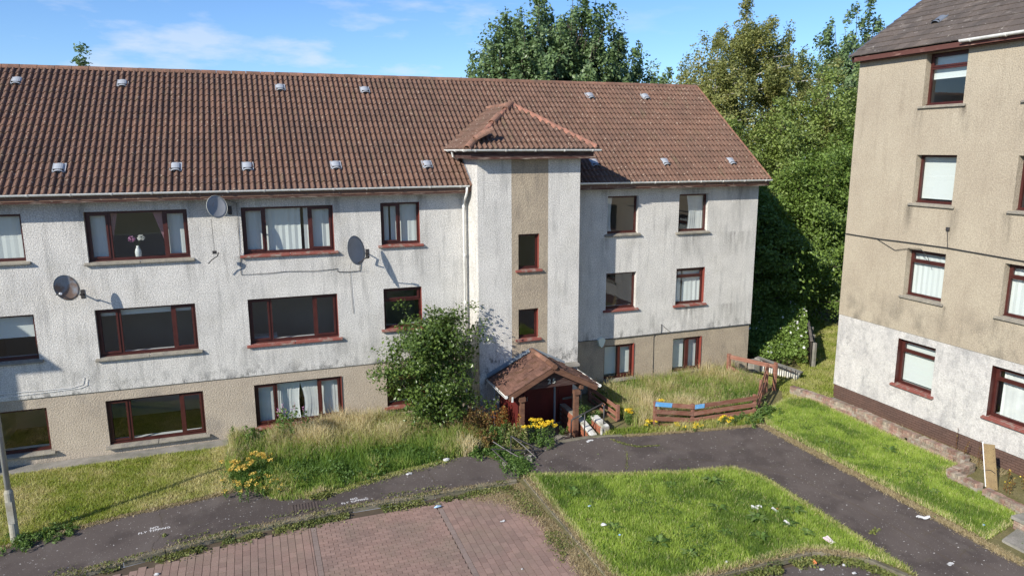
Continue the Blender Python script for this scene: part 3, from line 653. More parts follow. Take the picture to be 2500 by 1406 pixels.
def half_pipe(mb, p, q, r, mi=0, n=8, closed=False, upv=(0, 0, 1), a0=math.pi, a1=2*math.pi, th=.006):
    """gutter: half round channel open to the top, or with other angles a ridge tile"""
    p = Vector(p); q = Vector(q); d = (q-p).normalized(); sx = d.cross(Vector(upv)).normalized(); uz = sx.cross(d)
    vs = []
    for e in (p, q):
        for rr in (r, r-th):
            vs += [tuple(e + sx*math.cos(a0+(a1-a0)*i/n)*rr + uz*math.sin(a0+(a1-a0)*i/n)*rr) for i in range(n+1)]
    k_ = n+1; fs = []
    for i in range(n): fs += [(i, i+1, 2*k_+i+1, 2*k_+i), (k_+i+1, k_+i, 3*k_+i, 3*k_+i+1), (i+1, i, k_+i, k_+i+1), (2*k_+i, 2*k_+i+1, 3*k_+i+1, 3*k_+i)]
    fs += [(0, 2*k_, 3*k_, k_), (n, k_+n, 3*k_+n, 2*k_+n)]
    mb.add(vs, fs, mi)
def gutter(parent, p, q, r=.062, m='pvc', brackets=True):
    g_ = MB(); half_pipe(g_, p, q, r); go = g_.build('gutter', M[m], parent)
    p = Vector(p); q = Vector(q); n = int((q-p).length/.95)
    if brackets:
        for i in range(n+1):
            c_ = p.lerp(q, (i+.3)/(n+.6)); d = (q-p).normalized()*.02
            b_ = MB(); half_pipe(b_, c_-d, c_+d, r+.012, th=.012); b_.build('gutter_bracket', M[m], go)
    return go

# ------------------------------------------------------------------ the long three-storey block
bl = thing('apartment_building', 'long three-storey grey-white roughcast block under a reddish brown tiled roof with a central stair tower', 'apartment building', (4, 0, 0))
ZR = {3: (5.42, 6.76), 2: (2.80, 4.14), 1: (.27, 1.57)}; ZS = {3: (5.51, 6.78), 2: (2.91, 4.18), 1: (.40, 1.63)}
ops = []
for r in (1, 2, 3):
    ops += [(-4.13, -1.65, *ZR[r]), (-.27, 2.24, *ZR[r]), (3.62, 4.80, *ZS[r]), (-6.72, -5.53, ZR[r][0]+(.12 if r != 1 else .08), ZR[r][1])]
opR = []
for r in (1, 2, 3): opR += [(11.18, 12.34, *ZS[r]), (13.94, 15.12, ZS[r][0]-.04, ZS[r][1])]
hi = lambda o: o[2] > 1.9
w = MB()
wall_panel(w, -12.0, 6.33, 1.87, 7.06, [o for o in ops if hi(o)]); wall_panel(w, 9.67, 17.24, 1.87, 7.06, [o for o in opR if hi(o)])
w.add([(-12, 0, 1.87), (6.33, 0, 1.87), (6.33, .05, 1.86), (-12, .05, 1.86)], [(0, 3, 2, 1)]); w.add([(9.67, 0, 1.87), (17.24, 0, 1.87), (17.24, .05, 1.86), (9.67, .05, 1.86)], [(0, 3, 2, 1)])
w.add([(17.24, 0, 1.87), (17.24, 9.1, 1.87), (17.24, 9.1, 7.1), (17.24, 4.36, 10.6), (17.24, 0, 7.1)], [(0, 1, 2, 3, 4)])
w.add([(-12, 9.1, -.5), (17.24, 9.1, -.5), (17.24, 9.1, 7.1), (-12, 9.1, 7.1)], [(1, 0, 3, 2)])
w.build('wall', M['white_render'], bl)
w = MB(); wall_panel(w, -12.0, 6.33, -.3, 1.865, [o for o in ops if not hi(o)], d=.035); w.build('wall', M['pink_render'], bl)['label'] = 'pinkish beige roughcast wall of the ground floor'
w = MB(); wall_panel(w, 9.67, 17.21, -.6, 1.865, [o for o in opR if not hi(o)], d=.035); w.add([(17.21, .035, -.6), (17.21, 9.1, -.6), (17.21, 9.1, 1.87), (17.21, .035, 1.87)], [(0, 1, 2, 3)])
w.build('wall', M['beige_render'], bl)['label'] = 'beige roughcast wall of the ground floor right of the porch'
for o in ops+opR: iw = MB(); room(iw, *o[:4]); iw.build('room', M['room'], bl)
for o in ((7.62, 8.30, 4.68, 5.78), (7.62, 8.28, 2.48, 3.43)): iw = MB(TT); room(iw, *o, TT, 3); iw.build('room', M['room'], bl)
# windows; dressing as seen
def wA(o, **k): return window(bl, TA, *o[:4], **k)
def big(x0, r): return (x0, x0+2.5-.01, *ZR[r])
L3 = (-4.13, -1.65); C3_ = (-.27, 2.24)
wA((*L3, *ZR[3]), divs=(-3.57, -2.25), case=(0, 2), dress=[('vblind', -4.1, -3.6), ('vblind', -2.2, -1.68), ('pink', -3.55, -3.38, True), ('pink', -2.55, -2.28, False)])
wA((*L3, *ZR[2]), divs=(-3.57, -2.25), case=(0, 2), dress=[('roller', -4.1, -1.7, 3.93)])
wA((*L3, *ZR[1]), divs=(-3.57, -2.25), case=(0, 2))
wA((*C3_, *ZR[3]), divs=(.34, 1.57), case=(0, 2), sill='red_sill', paint=True, dress=[('vblind', -.25, 1.33), ('vblind', 1.42, 2.22)])
wA((*C3_, *ZR[2]), divs=(.34, 1.57), case=(0, 2), sill='red_sill', paint=True)
wA((*C3_, *ZR[1]), divs=(.34, 1.57), case=(0, 2), sill='red_sill', paint=True, dress=[('curtain', -.25, 1.05, .05), ('curtain', 1.0, 2.22, -.12)])
wA((3.62, 4.80, *ZS[3]), divs=(4.19,), case=(0,), sill='red_sill', paint=True, dress=[('vblind', 3.64, 3.9), ('vblind', 3.96, 4.78)])
wA((3.62, 4.80, *ZS[2]), transom=3.78, sill='red_sill', paint=True)
wA((3.62, 4.80, *ZS[1]), transom=1.25, sill='red_sill', paint=True)
wA((-6.72, -5.53, ZR[3][0]+.12, ZR[3][1]), dress=[('vblind', -6.7, -5.55)])
wA((-6.72, -5.53, ZR[2][0]+.12, ZR[2][1]), dress=[('roller', -6.7, -5.55, 3.52)])
wA((-6.72, -5.53, ZR[1][0]+.08, ZR[1][1]))
wA((11.18, 12.34, *ZS[3]), dress=[('curtain', 11.2, 11.5, .2)])
wA((13.94, 15.12, ZS[3][0]-.04, ZS[3][1]), dress=[('curtain', 14.42, 15.08, -.15)])
wA((11.18, 12.34, *ZS[2]), sill='red_sill')
wA((13.94, 15.12, ZS[2][0]-.04, ZS[2][1]), transom=3.85, sill='red_sill', paint=True, dress=[('vblind', 13.96, 14.3), ('vblind', 14.36, 15.1)])
wA((11.18, 12.34, *ZS[1]), divs=(11.76,), case=(1,), paint=True, dress=[('roller', 11.2, 12.3, .55)])
wA((13.94, 15.12, ZS[1][0]-.04, ZS[1][1]), divs=(14.56,), case=(1,), paint=True, dress=[('roller', 13.96, 14.52, .5), ('curtain', 14.6, 15.1)])
# things seen inside the empty flats
# stair tower
tw = MB(); tops = [(7.62, 8.30, 4.68, 5.78), (7.62, 8.28, 2.48, 3.43)]
fn = lambda u, z: 1 if 7.4 < u < 8.6 else 0
wall_panel(tw, 6.33, 9.67, -.6, 8.12, tops, d=-1.03, rd=-.73, mifn=fn, lines=(7.4, 8.6))
tw.add([(6.33, -1.03, -.6), (6.33, -1.03, 8.3), (6.33, 1.2, 8.3), (6.33, 1.2, -.6)], [(0, 1, 2, 3)], 0); tw.add([(9.67, -1.03, -.6), (9.67, 1.2, -.6), (9.67, 1.2, 8.3), (9.67, -1.03, 8.3)], [(0, 1, 2, 3)], 0)
tower = tw.build('stair_tower', [M['white_render'], M['beige_render']], bl)
for o in tops:
    window(bl, TT, *o, sill='red_sill', paint=True, inner=False, dep=.12)
# main roof
SL = .735; th_ = math.atan(SL); Sv = Vector((0, math.cos(th_), math.sin(th_))); NV = Vector((0, -math.sin(th_), math.cos(th_)))
rf = MB()
def zr(y): return 7.27 + SL*(y+.4)
rf.add([(-12, -.44, zr(-.44)-.05), (17.33, -.44, zr(-.44)-.05), (17.33, 4.36, zr(4.36)-.05), (-12, 4.36, zr(4.36)-.05), (-12, 9.2, zr(-.44)-.05), (17.33, 9.2, zr(-.44)-.05),
        (-12, -.44, zr(-.44)-.16), (17.33, -.44, zr(-.44)-.16), (17.33, 4.36, zr(4.36)-.16), (17.33, 9.2, zr(-.44)-.16)], [(0, 1, 2, 3), (3, 2, 5, 4), (0, 6, 7, 1), (1, 7, 8, 2), (2, 8, 9, 5)])
roof = rf.build('roof', M['tile'], bl)
lay_tiles(roof, (-12.0, -.47, zr(-.47)), (1, 0, 0), Sv, 92, 18, .32, .3297, wave_tile(), M['tile'], limit=190,
          keep=lambda c: not (6.7 < c.x < 9.3 and c.y < 1.0), clips=[((17.36, 0, 0), (1, 0, 0))], jit=.004)
x = -12.0
while x < 17.3:   # ridge tiles
    r_ = MB(); half_pipe(r_, (x+.006, 4.36, zr(4.36)-.035+random.uniform(-.004, .004)), (min(x+.45, 17.34)-.006, 4.36, zr(4.36)-.035+random.uniform(-.004, .004)), .125, a0=0, a1=math.pi, th=.02, n=7)
    r_.build('ridge_tile', M['ridge'], roof); x += .45
# dry verge along the gable
v = MB(); v.beam((17.36, -.45, zr(-.45)+.0), (17.36, 4.36, zr(4.36)+.0), .03, .14); v.build('verge', M['mortar'], roof)
v = MB()
for s_ in (0,): v.box((-12, -.40, 7.05), (6.30, -.365, 7.24)); v.box((9.70, -.40, 7.05), (17.33, -.365, 7.24))
v.build('fascia', M['wood_dark'], bl)
v = MB(); v.box((-12, -.425, 7.035), (6.28, -.402, 7.10)); v.box((9.72, -.425, 7.035), (17.33, -.402, 7.10)); v.build('fascia_trim', M['wood_worn'], bl)
v = MB(); v.box((-12, -.363, 7.05), (6.32, -.003, 7.062)); v.box((9.68, -.363, 7.05), (17.23, -.003, 7.062)); v.build('soffit', M['wood_worn'], bl)
v = MB(); v.add([(17.33, -.40, 7.05), (17.33, 4.36, zr(4.36)-.25), (17.33, 4.36, zr(4.36)-.06), (17.33, -.40, zr(-.4)-.06)], [(0, 1, 2, 3)]); v.add([(17.26, -.40, 7.05), (17.26, 4.36, zr(4.36)-.25), (17.33, 4.36, zr(4.36)-.25), (17.33, -.40, 7.05)], [(0, 1, 2, 3)]); v.build('bargeboard', M['wood_dark'], bl)
gutter(bl, (-12, -.49, 7.27), (6.24, -.49, 7.27)); gutter(bl, (9.72, -.49, 7.27), (17.38, -.49, 7.25))
# downpipe with swan neck
d = MB(); d.tube([(6.17, -.49, 7.22), (6.17, -.48, 7.08), (6.17, -.40, 6.97), (6.17, -.16, 6.78), (6.17, -.09, 6.68), (6.17, -.09, .0)], .036, 10)
dp = d.build('downpipe', M['pvc'], bl, smooth=True)
for z in (6.6, 5.1, 3.6, 2.1, .7): d = MB(); d.tube([(6.17, -.09, z-.035), (6.17, -.09, z+.035)], .047, 10); d.build('pipe_collar', M['pvc'], dp)
# roof vents (hooded vent tiles)
def vent(x, y, mname='vent', base=None, OO=None, UU=(1, 0, 0), SS=None, par=None):
    v_ = MB(); n = 8; w_, l_ = .125, .34
    vs = []
    for s_ in (0, l_):
        for rr in (w_, w_-.012):
            for i in range(n+1):
                a_ = math.pi*i/n; vs.append((math.cos(a_)*rr, s_, .035+math.sin(a_)*rr*.62*(1 if s_ == 0 else .8)))
    k_ = n+1; fs = []
    for i in range(n): fs += [(i, 2*k_+i, 2*k_+i+1, i+1), (k_+i, k_+i+1, 3*k_+i+1, 3*k_+i), (i, i+1, k_+i+1, k_+i), (2*k_+i, 3*k_+i, 3*k_+i+1, 2*k_+i+1)]
    v_.add(vs, fs); v_.box((-w_-.03, .05, .0), (w_+.03, l_+.06, .045)); v_.box((-.12, .05, .03), (.12, .07, .115), 1)
    me = v_.mesh('roof_vent', [M[mname], M['cable']])
    return me
vme = vent(0, 0)
B3 = Matrix((Vector((1, 0, 0)), Sv, NV)).transposed().to_4x4()
for x, y in [(-6.11, 3.62), (-3.38, 3.62), (1.16, 3.60), (3.87, 3.58), (12.21, 3.56), (14.59, 3.58), (-4.62, .32), (-1.85, .31), (0.0, .30), (2.43, .31), (5.16, .30), (10.84, .30), (13.53, .30), (16.24, .30)]:
    o = bpy.data.objects.new('roof_vent', vme); COL.objects.link(o); o.parent = roof; Mx = B3.copy(); Mx.translation = Vector((x, y-.1, zr(y-.1)+.02)); o.matrix_local = Mx
# tower roof
ST = .66; tt = math.atan(ST); ct, st = math.cos(tt), math.sin(tt); E0, E1, EY, EZ = 5.93, 10.07, -1.42, 8.33
AX = (E0+E1)/2; AZ = EZ+ST*(AX-E0); AY = EY+(AX-E0)
tr = MB(); k_ = .03
tr.add([(E0, EY, EZ-k_), (E1, EY, EZ-k_), (AX, AY, AZ-k_), (E0, 3.2, EZ-k_), (E1, 3.2, EZ-k_), (AX, 3.2, AZ-k_)], [(0, 1, 2), (0, 2, 5, 3), (1, 4, 5, 2)])
troof = tr.build('tower_roof', M['tile'], bl)
nL = Vector((-1, 1, 0)); nR = Vector((1, 1, 0))   # hip planes through the eave corners
cf = [((E0, EY, 0), (-1, 1, 0)), ((E1, EY, 0), (1, 1, 0))]
lay_tiles(troof, (E0-.02, EY-.03, EZ-.02), (1, 0, 0), (0, ct, st), 13, 8, .32, .32, wave_tile(), M['tile'], clips=cf, limit=100, jit=.008)
lay_tiles(troof, (E0-.03, 3.2, EZ-.02), (0, -1, 0), (ct, 0, st), 15, 8, .32, .32, wave_tile(), M['tile'], clips=[((E0, EY, 0), (1, -1, 0)), ((AX, 0, 0), (1, 0, 0))], limit=80, jit=.008, keep=lambda c: c.z > 7.27+.735*(c.y+.4)-.3)
lay_tiles(troof, (E1+.03, EY-.03, EZ-.02), (0, 1, 0), (-ct, 0, st), 15, 8, .32, .32, wave_tile(), M['tile'], clips=[((E1, EY, 0), (-1, -1, 0)), ((AX, 0, 0), (-1, 0, 0))], limit=0, keep=lambda c: c.z > 7.27+.735*(c.y+.4)-.3)
apx = Vector((AX, AY, AZ+.03)); cl = Vector((E0+.02, EY+.02, EZ+.04)); cr = Vector((E1-.02, EY+.02, EZ+.04))
# ragged salmon mortar where hip tiles are lost
def mortar_bed(p, q, w_, h_):
    m_ = MB(); n = 26; rg = random.Random(int(w_*100)); p = Vector(p); q = Vector(q); d_ = (q-p).normalized(); sx = d_.cross(Vector((0, 0, 1))).normalized(); vs = []
    for i in range(n+1):
        c_ = p.lerp(q, i/n); a_ = w_*rg.uniform(.7, 1.25); b_ = w_*rg.uniform(.7, 1.25); hh = h_*rg.uniform(.8, 1.15)
        vs += [tuple(c_-sx*a_-Vector((0, 0, .10))), tuple(c_-sx*a_*.55+Vector((0, 0, hh*.5))), tuple(c_+Vector((0, 0, hh))), tuple(c_+sx*b_*.55+Vector((0, 0, hh*.5))), tuple(c_+sx*b_-Vector((0, 0, .10)))]
    fs = [(i*5+j, i*5+j+1, i*5+j+6, i*5+j+5) for i in range(n) for j in range(4)]; m_.add(vs, fs); return m_.build('mortar_bed', M['mortar'], troof)
mortar_bed(cr, apx, .12, .095); mortar_bed(cl, apx, .11, .085)
def hip_tile(p, q, r=.115, name='hip_tile', m='ridge'):
    r_ = MB(); half_pipe(r_, p, q, r, a0=-.15, a1=math.pi+.15, th=.02, n=8); return r_.build(name, M[m], troof)
hd = (apx-cl); 
for a_, b_ in ((.855, 1.0), (.53, .70)): hip_tile(cl+hd*a_+Vector((0, 0, .01)), cl+hd*b_+Vector((0, 0, .02)))
hip_tile(cl-hd*.02+Vector((0, -.02, .0)), cl+hd*.16+Vector((0, 0, .02)))
hip_tile(cl+hd*.10+Vector((.04, -.06, .09)), cl+hd*.10+Vector((.62, .0, .36)), .11)   # slipped tile lying skewed on the front slope
hip_tile(cl+hd*.14+Vector((.02, -.03, .06)), cl+hd*.27+Vector((.14, -.10, .08)), .11)
for i in range(5): hip_tile((AX, AY+i*.45, AZ-.01), (AX, AY+i*.45+.44, AZ-.01), .12, 'ridge_tile')
m_ = MB(); m_.tube([apx-Vector((0, 0, .02)), apx+Vector((0, .02, .10))], [.12, .05], 8); m_.build('mortar_bed', M['mortar'], troof)
v = MB(); v.box((E0+.12, EY+.05, 8.06), (E1-.12, EY+.085, 8.29)); v.box((E0+.12, EY+.085, 8.06), (E0+.155, 1.3, 8.29)); v.box((E1-.155, EY+.085, 8.06), (E1-.12, 1.3, 8.29)); v.build('fascia', M['wood_dark'], bl)
v = MB(); v.box((E0+.10, EY+.028, 8.045), (E1-.10, EY+.048, 8.10)); v.build('fascia_trim', M['wood_worn'], bl)
v = MB(); v.box((E0+.16, EY+.09, 8.07), (E1-.16, -1.033, 8.082)); v.box((E0+.16, -1.03, 8.07), (6.327, .9, 8.082)); v.box((9.673, -1.03, 8.07), (E1-.16, .9, 8.082)); v.build('soffit', M['wood_worn'], bl)
gutter(bl, (E0-.06, EY-.03, 8.33), (E1+.08, EY-.03, 8.32)); gutter(bl, (E0-.03, .9, 8.33), (E0-.03, EY-.02, 8.33))
d = MB(); d.tube([(E0-.0, .3, 8.3), (E0+.05, .35, 8.12), (6.2, .55, 8.02), (6.25, .62, 7.95)], .035, 8); d.build('downpipe', M['pvc'], bl)
v = MB(); v.add([(6.325, -.4, 7.27), (6.325, 1.3, 8.53), (6.325, 1.3, 8.7), (6.325, -.4, 7.45)], [(0, 1, 2, 3)]); v.build('flashing', M['lead'], bl)

# porch
po = thing('entrance_porch', 'low gabled porch with worn brown tiles and the number 25 above its dark red doorway', 'porch', (8.05, -2, -.45))
PX0, PX1, PXC, PY0, PY1, PZE, PZR = 6.60, 9.50, 8.05, -2.86, -1.035, 1.37, 2.10
sp = (PZR-PZE)/(PXC-PX0); ta = math.atan(sp); ca, sa = math.cos(ta), math.sin(ta)
pr = MB()
pr.add([(PX0, PY0, PZE-.03), (PXC, PY0, PZR-.03), (PX1, PY0, PZE-.03), (PX0, PY1, PZE-.03), (PXC, PY1, PZR-.03), (PX1, PY1, PZE-.03)], [(0, 1, 4, 3), (1, 2, 5, 4)])
proof = pr.build('roof', M['porch_tile'], po)
rg = random.Random(3)
miss = {(rg.randrange(10), rg.randrange(4, 15)) for _ in range(9)}; slip = {(rg.randrange(10), rg.randrange(14)) for _ in range(7)}
lay_tiles(proof, (PX0-.04, PY1, PZE-.045), (0, -1, 0), (ca, 0, sa), 10, 15, .184, .109, flat_tile(.184, .16, .014, .004), M['porch_tile'], limit=150, miss=miss, slip=slip, jit=.012, clips=[((PXC, 0, 0), (1, 0, 0))])
miss = {(rg.randrange(10), rg.randrange(4, 15)) for _ in range(14)}; slip = {(rg.randrange(10), rg.randrange(14)) for _ in range(18)}
lay_tiles(proof, (PX1+.04, PY0-.03, PZE-.045), (0, 1, 0), (-ca, 0, sa), 10, 15, .184, .109, flat_tile(.184, .16, .014, .004), M['porch_tile'], limit=150, miss=miss, slip=slip, jit=.02, clips=[((PXC, 0, 0), (-1, 0, 0))])
for y0, y1 in ((-1.05, -1.5), (-1.5, -1.95), (-1.96, -2.4)): 
    r_ = MB(); half_pipe(r_, (PXC, y0, PZR-.02), (PXC, y1, PZR-.02), .09, a0=.1, a1=math.pi-.1, th=.015); r_.build('ridge_tile', M['ridge'], proof)
r_ = MB(); r_.tube([(PXC, -2.42, PZR-.02), (PXC, -2.93, PZR-.02)], .085, 8); r_.build('ridge_tile', M['porch_brown'], proof)['label'] = 'stubby end ridge tile with a moss cap'
v = MB(); v.add([(PX0-.05, PY1-.006, PZE+.0), (PXC, PY1-.006, PZR+.02), (PXC, PY1-.006, PZR+.09), (PX0-.05, PY1-.006, PZE+.10)], [(0, 1, 2, 3)])
v.add([(PX0-.05, PY1-.006, PZE-.005), (PXC, PY1-.006, PZR+.022), (PXC, PY1-.14, PZR+.03), (PX0-.05, PY1-.14, PZE+.01)], [(0, 1, 2, 3)])
v.add([(PXC, PY1-.006, PZR+.02), (PX1-.3, PY1-.006, PZE+.16), (PX1-.3, PY1-.006, PZE+.24), (PXC, PY1-.006, PZR+.09)], [(0, 1, 2, 3)]); v.build('flashing', M['lead'], proof)
for sgn in (-1, 1):   # bargeboards, gutters
    xe = PXC+sgn*(PX1-PXC-.02)
    v = MB(); v.beam((xe, PY0+.02, PZE-.13), (PXC+sgn*.02, PY0+.02, PZR-.13), .045, .15); v.build('bargeboard', M['porch_brown'], po)
    v = MB(); half_pipe(v, (PXC+sgn*(PX1-PXC+.05), PY1, PZE-.04), (PXC+sgn*(PX1-PXC+.05), PY0-.02, PZE-.05), .055); v.tube([(PXC+sgn*(PX1-PXC+.05), PY0-.02, PZE-.05), (PXC+sgn*(PX1-PXC+.05), PY0-.03, PZE-.05)], .05, 10); v.build('gutter', M['pvc'], po)
v = MB(); v.box((PX0+.12, PY0+.03, 1.14), (PX0+.17, PY0-.012, 1.30)); v.build('bracket', M['pvc'], po)
v = MB(); v.box((7.06, -2.66, 1.38), (9.0, -2.62, 1.56)); v.add([(7.06, -2.64, 1.56), (9.04, -2.64, 1.56), (PXC, -2.64, 2.03)], [(0, 1, 2)]); v.build('gable_board', M['wood_dark'], po)
for x in (7.0, 8.76):
    v = MB(); v.box((x-.025, -2.845, 1.10), (x+.165, -2.68, 1.225)); v.build('corbel', M['porch_brown'], po)
v = MB(); v.box((7.02, -2.79, -.45), (7.15, -2.67, 1.095)); v.build('post', M['porch_brown'], po)['label'] = 'left post with its paint flaked white near the foot'
v = MB(); v.box((8.76, -2.79, -.3), (8.90, -2.66, 1.095)); v.build('post', M['porch_brown'], po)
for x in (6.98, 9.06): v = MB(); v.beam((x, -2.655, 1.26), (x, -1.05, 1.26), .10, .13); v.build('wall_plate', M['porch_brown'], po)
v = MB()
for i in range(7): v.box((6.97, -1.05-.235*i, -.5), (6.995, -1.05-.235*(i+1)+.012, 1.2))
v.build('side_panel', M['porch_red'], po)
v = MB()
for i in range(5): v.box((6.99+.5*i, -1.07, -.42), (6.99+.5*(i+1)-.012, -1.045, 1.45))
v.build('back_panel', M['porch_red'], po)
v = MB(); v.box((7.78, -1.12, -.42), (8.60, -1.08, 1.5)); dr = v.build('door', M['porch_red'], po)
v = MB(); v.tube([(7.86, -1.16, .45), (7.86, -1.16, .60)], .012, 6); v.build('handle', M['galv'], dr)
v = MB(); v.box((7.52, -1.085, .78), (7.62, -1.072, 1.12)); [v.box((7.545, -1.095, .84+.07*i), (7.595, -1.086, .87+.07*i), 1) for i in range(4)]; v.build('door_entry_panel', [M['galv'], M['cable']], po)
v = MB(); v.tube([(8.66, -1.5, 1.3), (8.66, -1.5, -.44)], .035, 8); v.tube([(6.62, -1.6, 1.3), (6.62, -1.6, -.1)], .035, 8); v.build('downpipe', M['lead'], po)
def text_mesh(s, size, m, name, parent=None, ext=.004, bold=.0, align='CENTER', spacing=1., shear=0.):
    cu = bpy.data.curves.new(name, 'FONT'); cu.body = s; cu.size = size; cu.extrude = ext; cu.align_x = align; cu.offset = bold; cu.space_character = spacing; cu.shear = shear; cu.space_line = 1.0
    o = bpy.data.objects.new(name, cu); COL.objects.link(o); bpy.context.view_layer.update()
    me = bpy.data.meshes.new_from_object(o.evaluated_get(bpy.context.evaluated_depsgraph_get())); bpy.data.objects.remove(o); me.materials.clear(); me.materials.append(m)
    return obj(name, me, parent)
for ch, x in (('2', 7.98), ('5', 8.13)):
    o = text_mesh(ch, .21, M['galv'], 'number', po, .008, .004); o.matrix_parent_inverse = Matrix.Translation(-po.location); o.rotation_euler = (R(90), 0, 0); o.location = (x, -2.672, 1.50)
v = MB(); v.box((9.10, -1.30, 1.47), (9.62, -1.04, 1.55)); v.build('ledge', M['concrete'], po)
v = MB(); v.box((9.45, -.55, 1.33), (9.9, -.3, 1.45)); v.build('beam_end', M['red_sill'], po)

# ------------------------------------------------------------------ the tall tan block on the right
b2 = thing('apartment_building', 'tall tan roughcast block with a grey tiled roof, its ground floor painted dirty white', 'apartment building', (18.25, -6, 0))
zc = [(9.50, 10.93), (6.75, 8.13), (4.00, 5.40), (1.24, 2.66)]
o2 = []
for z0, z1 in zc: o2 += [(5.60, 6.88, z0, z1), (8.58, 9.90 if z0 > 2 else 10.2, z0, z1), (12.2, 13.5, z0, z1)]
w = MB(TB); wall_panel(w, 3.2, 16, 2.9, 11.13, [o for o in o2 if o[2] > 2.9], d=-.02, rd=.3)
w.add([(3.2, -.02, 2.9), (3.2, -.02, 11.13), (3.2, 4.75, 14.0), (3.2, 9.5, 11.13), (3.2, 9.5, 2.9)], [(0, 1, 2, 3, 4)]); w.add([(16, 9.5, 0), (16, 9.5, 11.13), (16, 4.75, 14), (16, -.02, 11.13), (16, -.02, 0)], [(0, 1, 2, 3, 4)])
w.add([(3.2, -.02, 2.9), (16, -.02, 2.9), (16, .03, 2.885), (3.2, .03, 2.885)], [(0, 3, 2, 1)]); w.add([(3.2, 9.5, 0), (16, 9.5, 0), (16, 9.5, 11.13), (3.2, 9.5, 11.13)], [(0, 1, 2, 3)])
w.build('wall', M['tan_render'], b2)
w = MB(TB); wall_panel(w, 3.2, 16, .47, 2.888, [o for o in o2 if o[2] < 2.9], d=0, rd=.3); w.add([(3.2, 0, .47), (3.2, 0, 2.89), (3.2, 9.5, 2.89), (3.2, 9.5, .47)], [(0, 1, 2, 3)])
w.add([(3.2, 0, .47), (16, 0, .47), (16, .05, .455), (3.2, .05, .455)], [(0, 3, 2, 1)])
w.build('wall', M['dirty_white'], b2)['label'] = 'white ground-floor wall mottled with grey dirt'
pl = MB(TB); pl.box((3.215, .03, -.1), (16, 9.4, .46)); plinth = pl.build('plinth', M['mortar_brown'], b2)
bme = MB().box((0, 0, 0), (.02, .213, .062)).mesh('brick', M['brick_brown'])
for j in range(6):
    for i in range(-1, 31):
        y = -3.2-.225*i-(.1125 if j % 2 else 0)-.225
        if y+.213 > -3.2 or y < -9.9: continue
        o = obj('brick', bme, plinth); o.location = (18.262-random.uniform(0, .002), y, .02+.0735*j)
for o in o2: iw = MB(TB); room(iw, *o[:4], TB); iw.build('room', M['room'], b2)
def wB(u0, u1, z, **k): return window(b2, TB, u0, u1, z[0], z[1], dep=.17, **k)
wB(5.60, 6.88, zc[0], transom=10.52, dress=[('roller', 5.62, 6.86, 10.25)])
wB(5.60, 6.88, zc[1], dress=[('roller', 5.62, 6.86, 6.9)])
wB(5.60, 6.88, zc[2], transom=5.03, dress=[('vblind', 5.62, 6.86)])
wB(5.60, 6.88, zc[3], transom=2.28, sill='red_sill', dress=[('roller', 5.62, 6.86, 1.36)])
wB(8.58, 9.90, zc[0], transom=10.52); wB(8.58, 9.90, zc[1]); wB(8.58, 9.90, zc[2], transom=5.03, dress=[('vblind', 8.6, 9.88)])
wB(8.58, 10.2, zc[3], transom=2.28, sill='red_sill', dress=[('curtain', 8.72, 10.18)])
for z in zc: wB(12.2, 13.5, z)
for u in (5.598, 8.578): pm = MB(TB); pm.box((u, .0, 1.24), (u+.008, .17, 2.66)); pm.build('painted_reveal', M['frame'], b2)
S2 = .66; t2 = math.atan(S2); c2, s2 = math.cos(t2), math.sin(t2)
rb = MB(); RX, RXE = 23.0, 17.98
rb.add([(RXE, -3.08, 11.13), (RXE, -16.1, 11.13), (RX, -16.1, 11.13+S2*(RX-RXE)), (RX, -3.08, 11.13+S2*(RX-RXE)), (28.0, -3.08, 11.13), (28.0, -16.1, 11.13)], [(0, 3, 2, 1), (3, 4, 5, 2)])
roof2 = rb.build('roof', M['grey_tile'], b2)
lay_tiles(roof2, (RXE-.05, -3.06, 11.12), (0, -1, 0), (c2, 0, s2), 38, 18, .33, .342, flat_tile(), M['grey_tile'], stagger=.165, limit=290, clips=[((0, -3.05, 0), (0, 1, 0))], jit=.004)
v = MB(); v.beam((RXE+.02, -3.2, 11.02), (RXE+.02, -16, 11.02), .03, .13); v.build('fascia', M['fascia_red'], b2)
v = MB(); v.add([(RXE+.03, -3.2, 10.93), (RXE+.03, -16, 10.93), (18.23, -16, 10.93), (18.23, -3.2, 10.93)], [(0, 1, 2, 3)]); v.build('soffit', M['fascia_red'], b2)
for j in range(18):
    v = MB(); p = Vector((RXE-.04, -3.03, 11.125))+Vector((c2, 0, s2))*(j*.342); v.beam(p, p+Vector((c2, 0, s2))*.35+Vector((s2, 0, -c2))*.03, .05, .07, upv=(-s2, 0, c2)); v.build('verge_tile', M['verge_metal'], roof2)
v = MB(); v.beam((18.02, -3.09, 11.0), (RX, -3.09, 11.0+S2*(RX-18.02)), .03, .18, upv=(-s2, 0, c2)); v.build('bargeboard', M['wood_dark'], b2)
gutter(b2, (RXE-.07, -6.86, 11.12), (RXE-.07, -16, 11.12), .075)
vm2 = vent(0, 0, 'vent_dark')
B4 = Matrix((Vector((0, -1, 0)), Vector((c2, 0, s2)), Vector((-s2, 0, c2)))).transposed().to_4x4()
for (y, x) in ((-5.05, 19.05), (-8.45, 18.95)):
    o = bpy.data.objects.new('roof_vent', vm2); COL.objects.link(o); o.parent = roof2; Mx = B4.copy(); Mx.translation = Vector((x, y, 11.12+S2*(x-RXE)+.02)); o.matrix_local = Mx

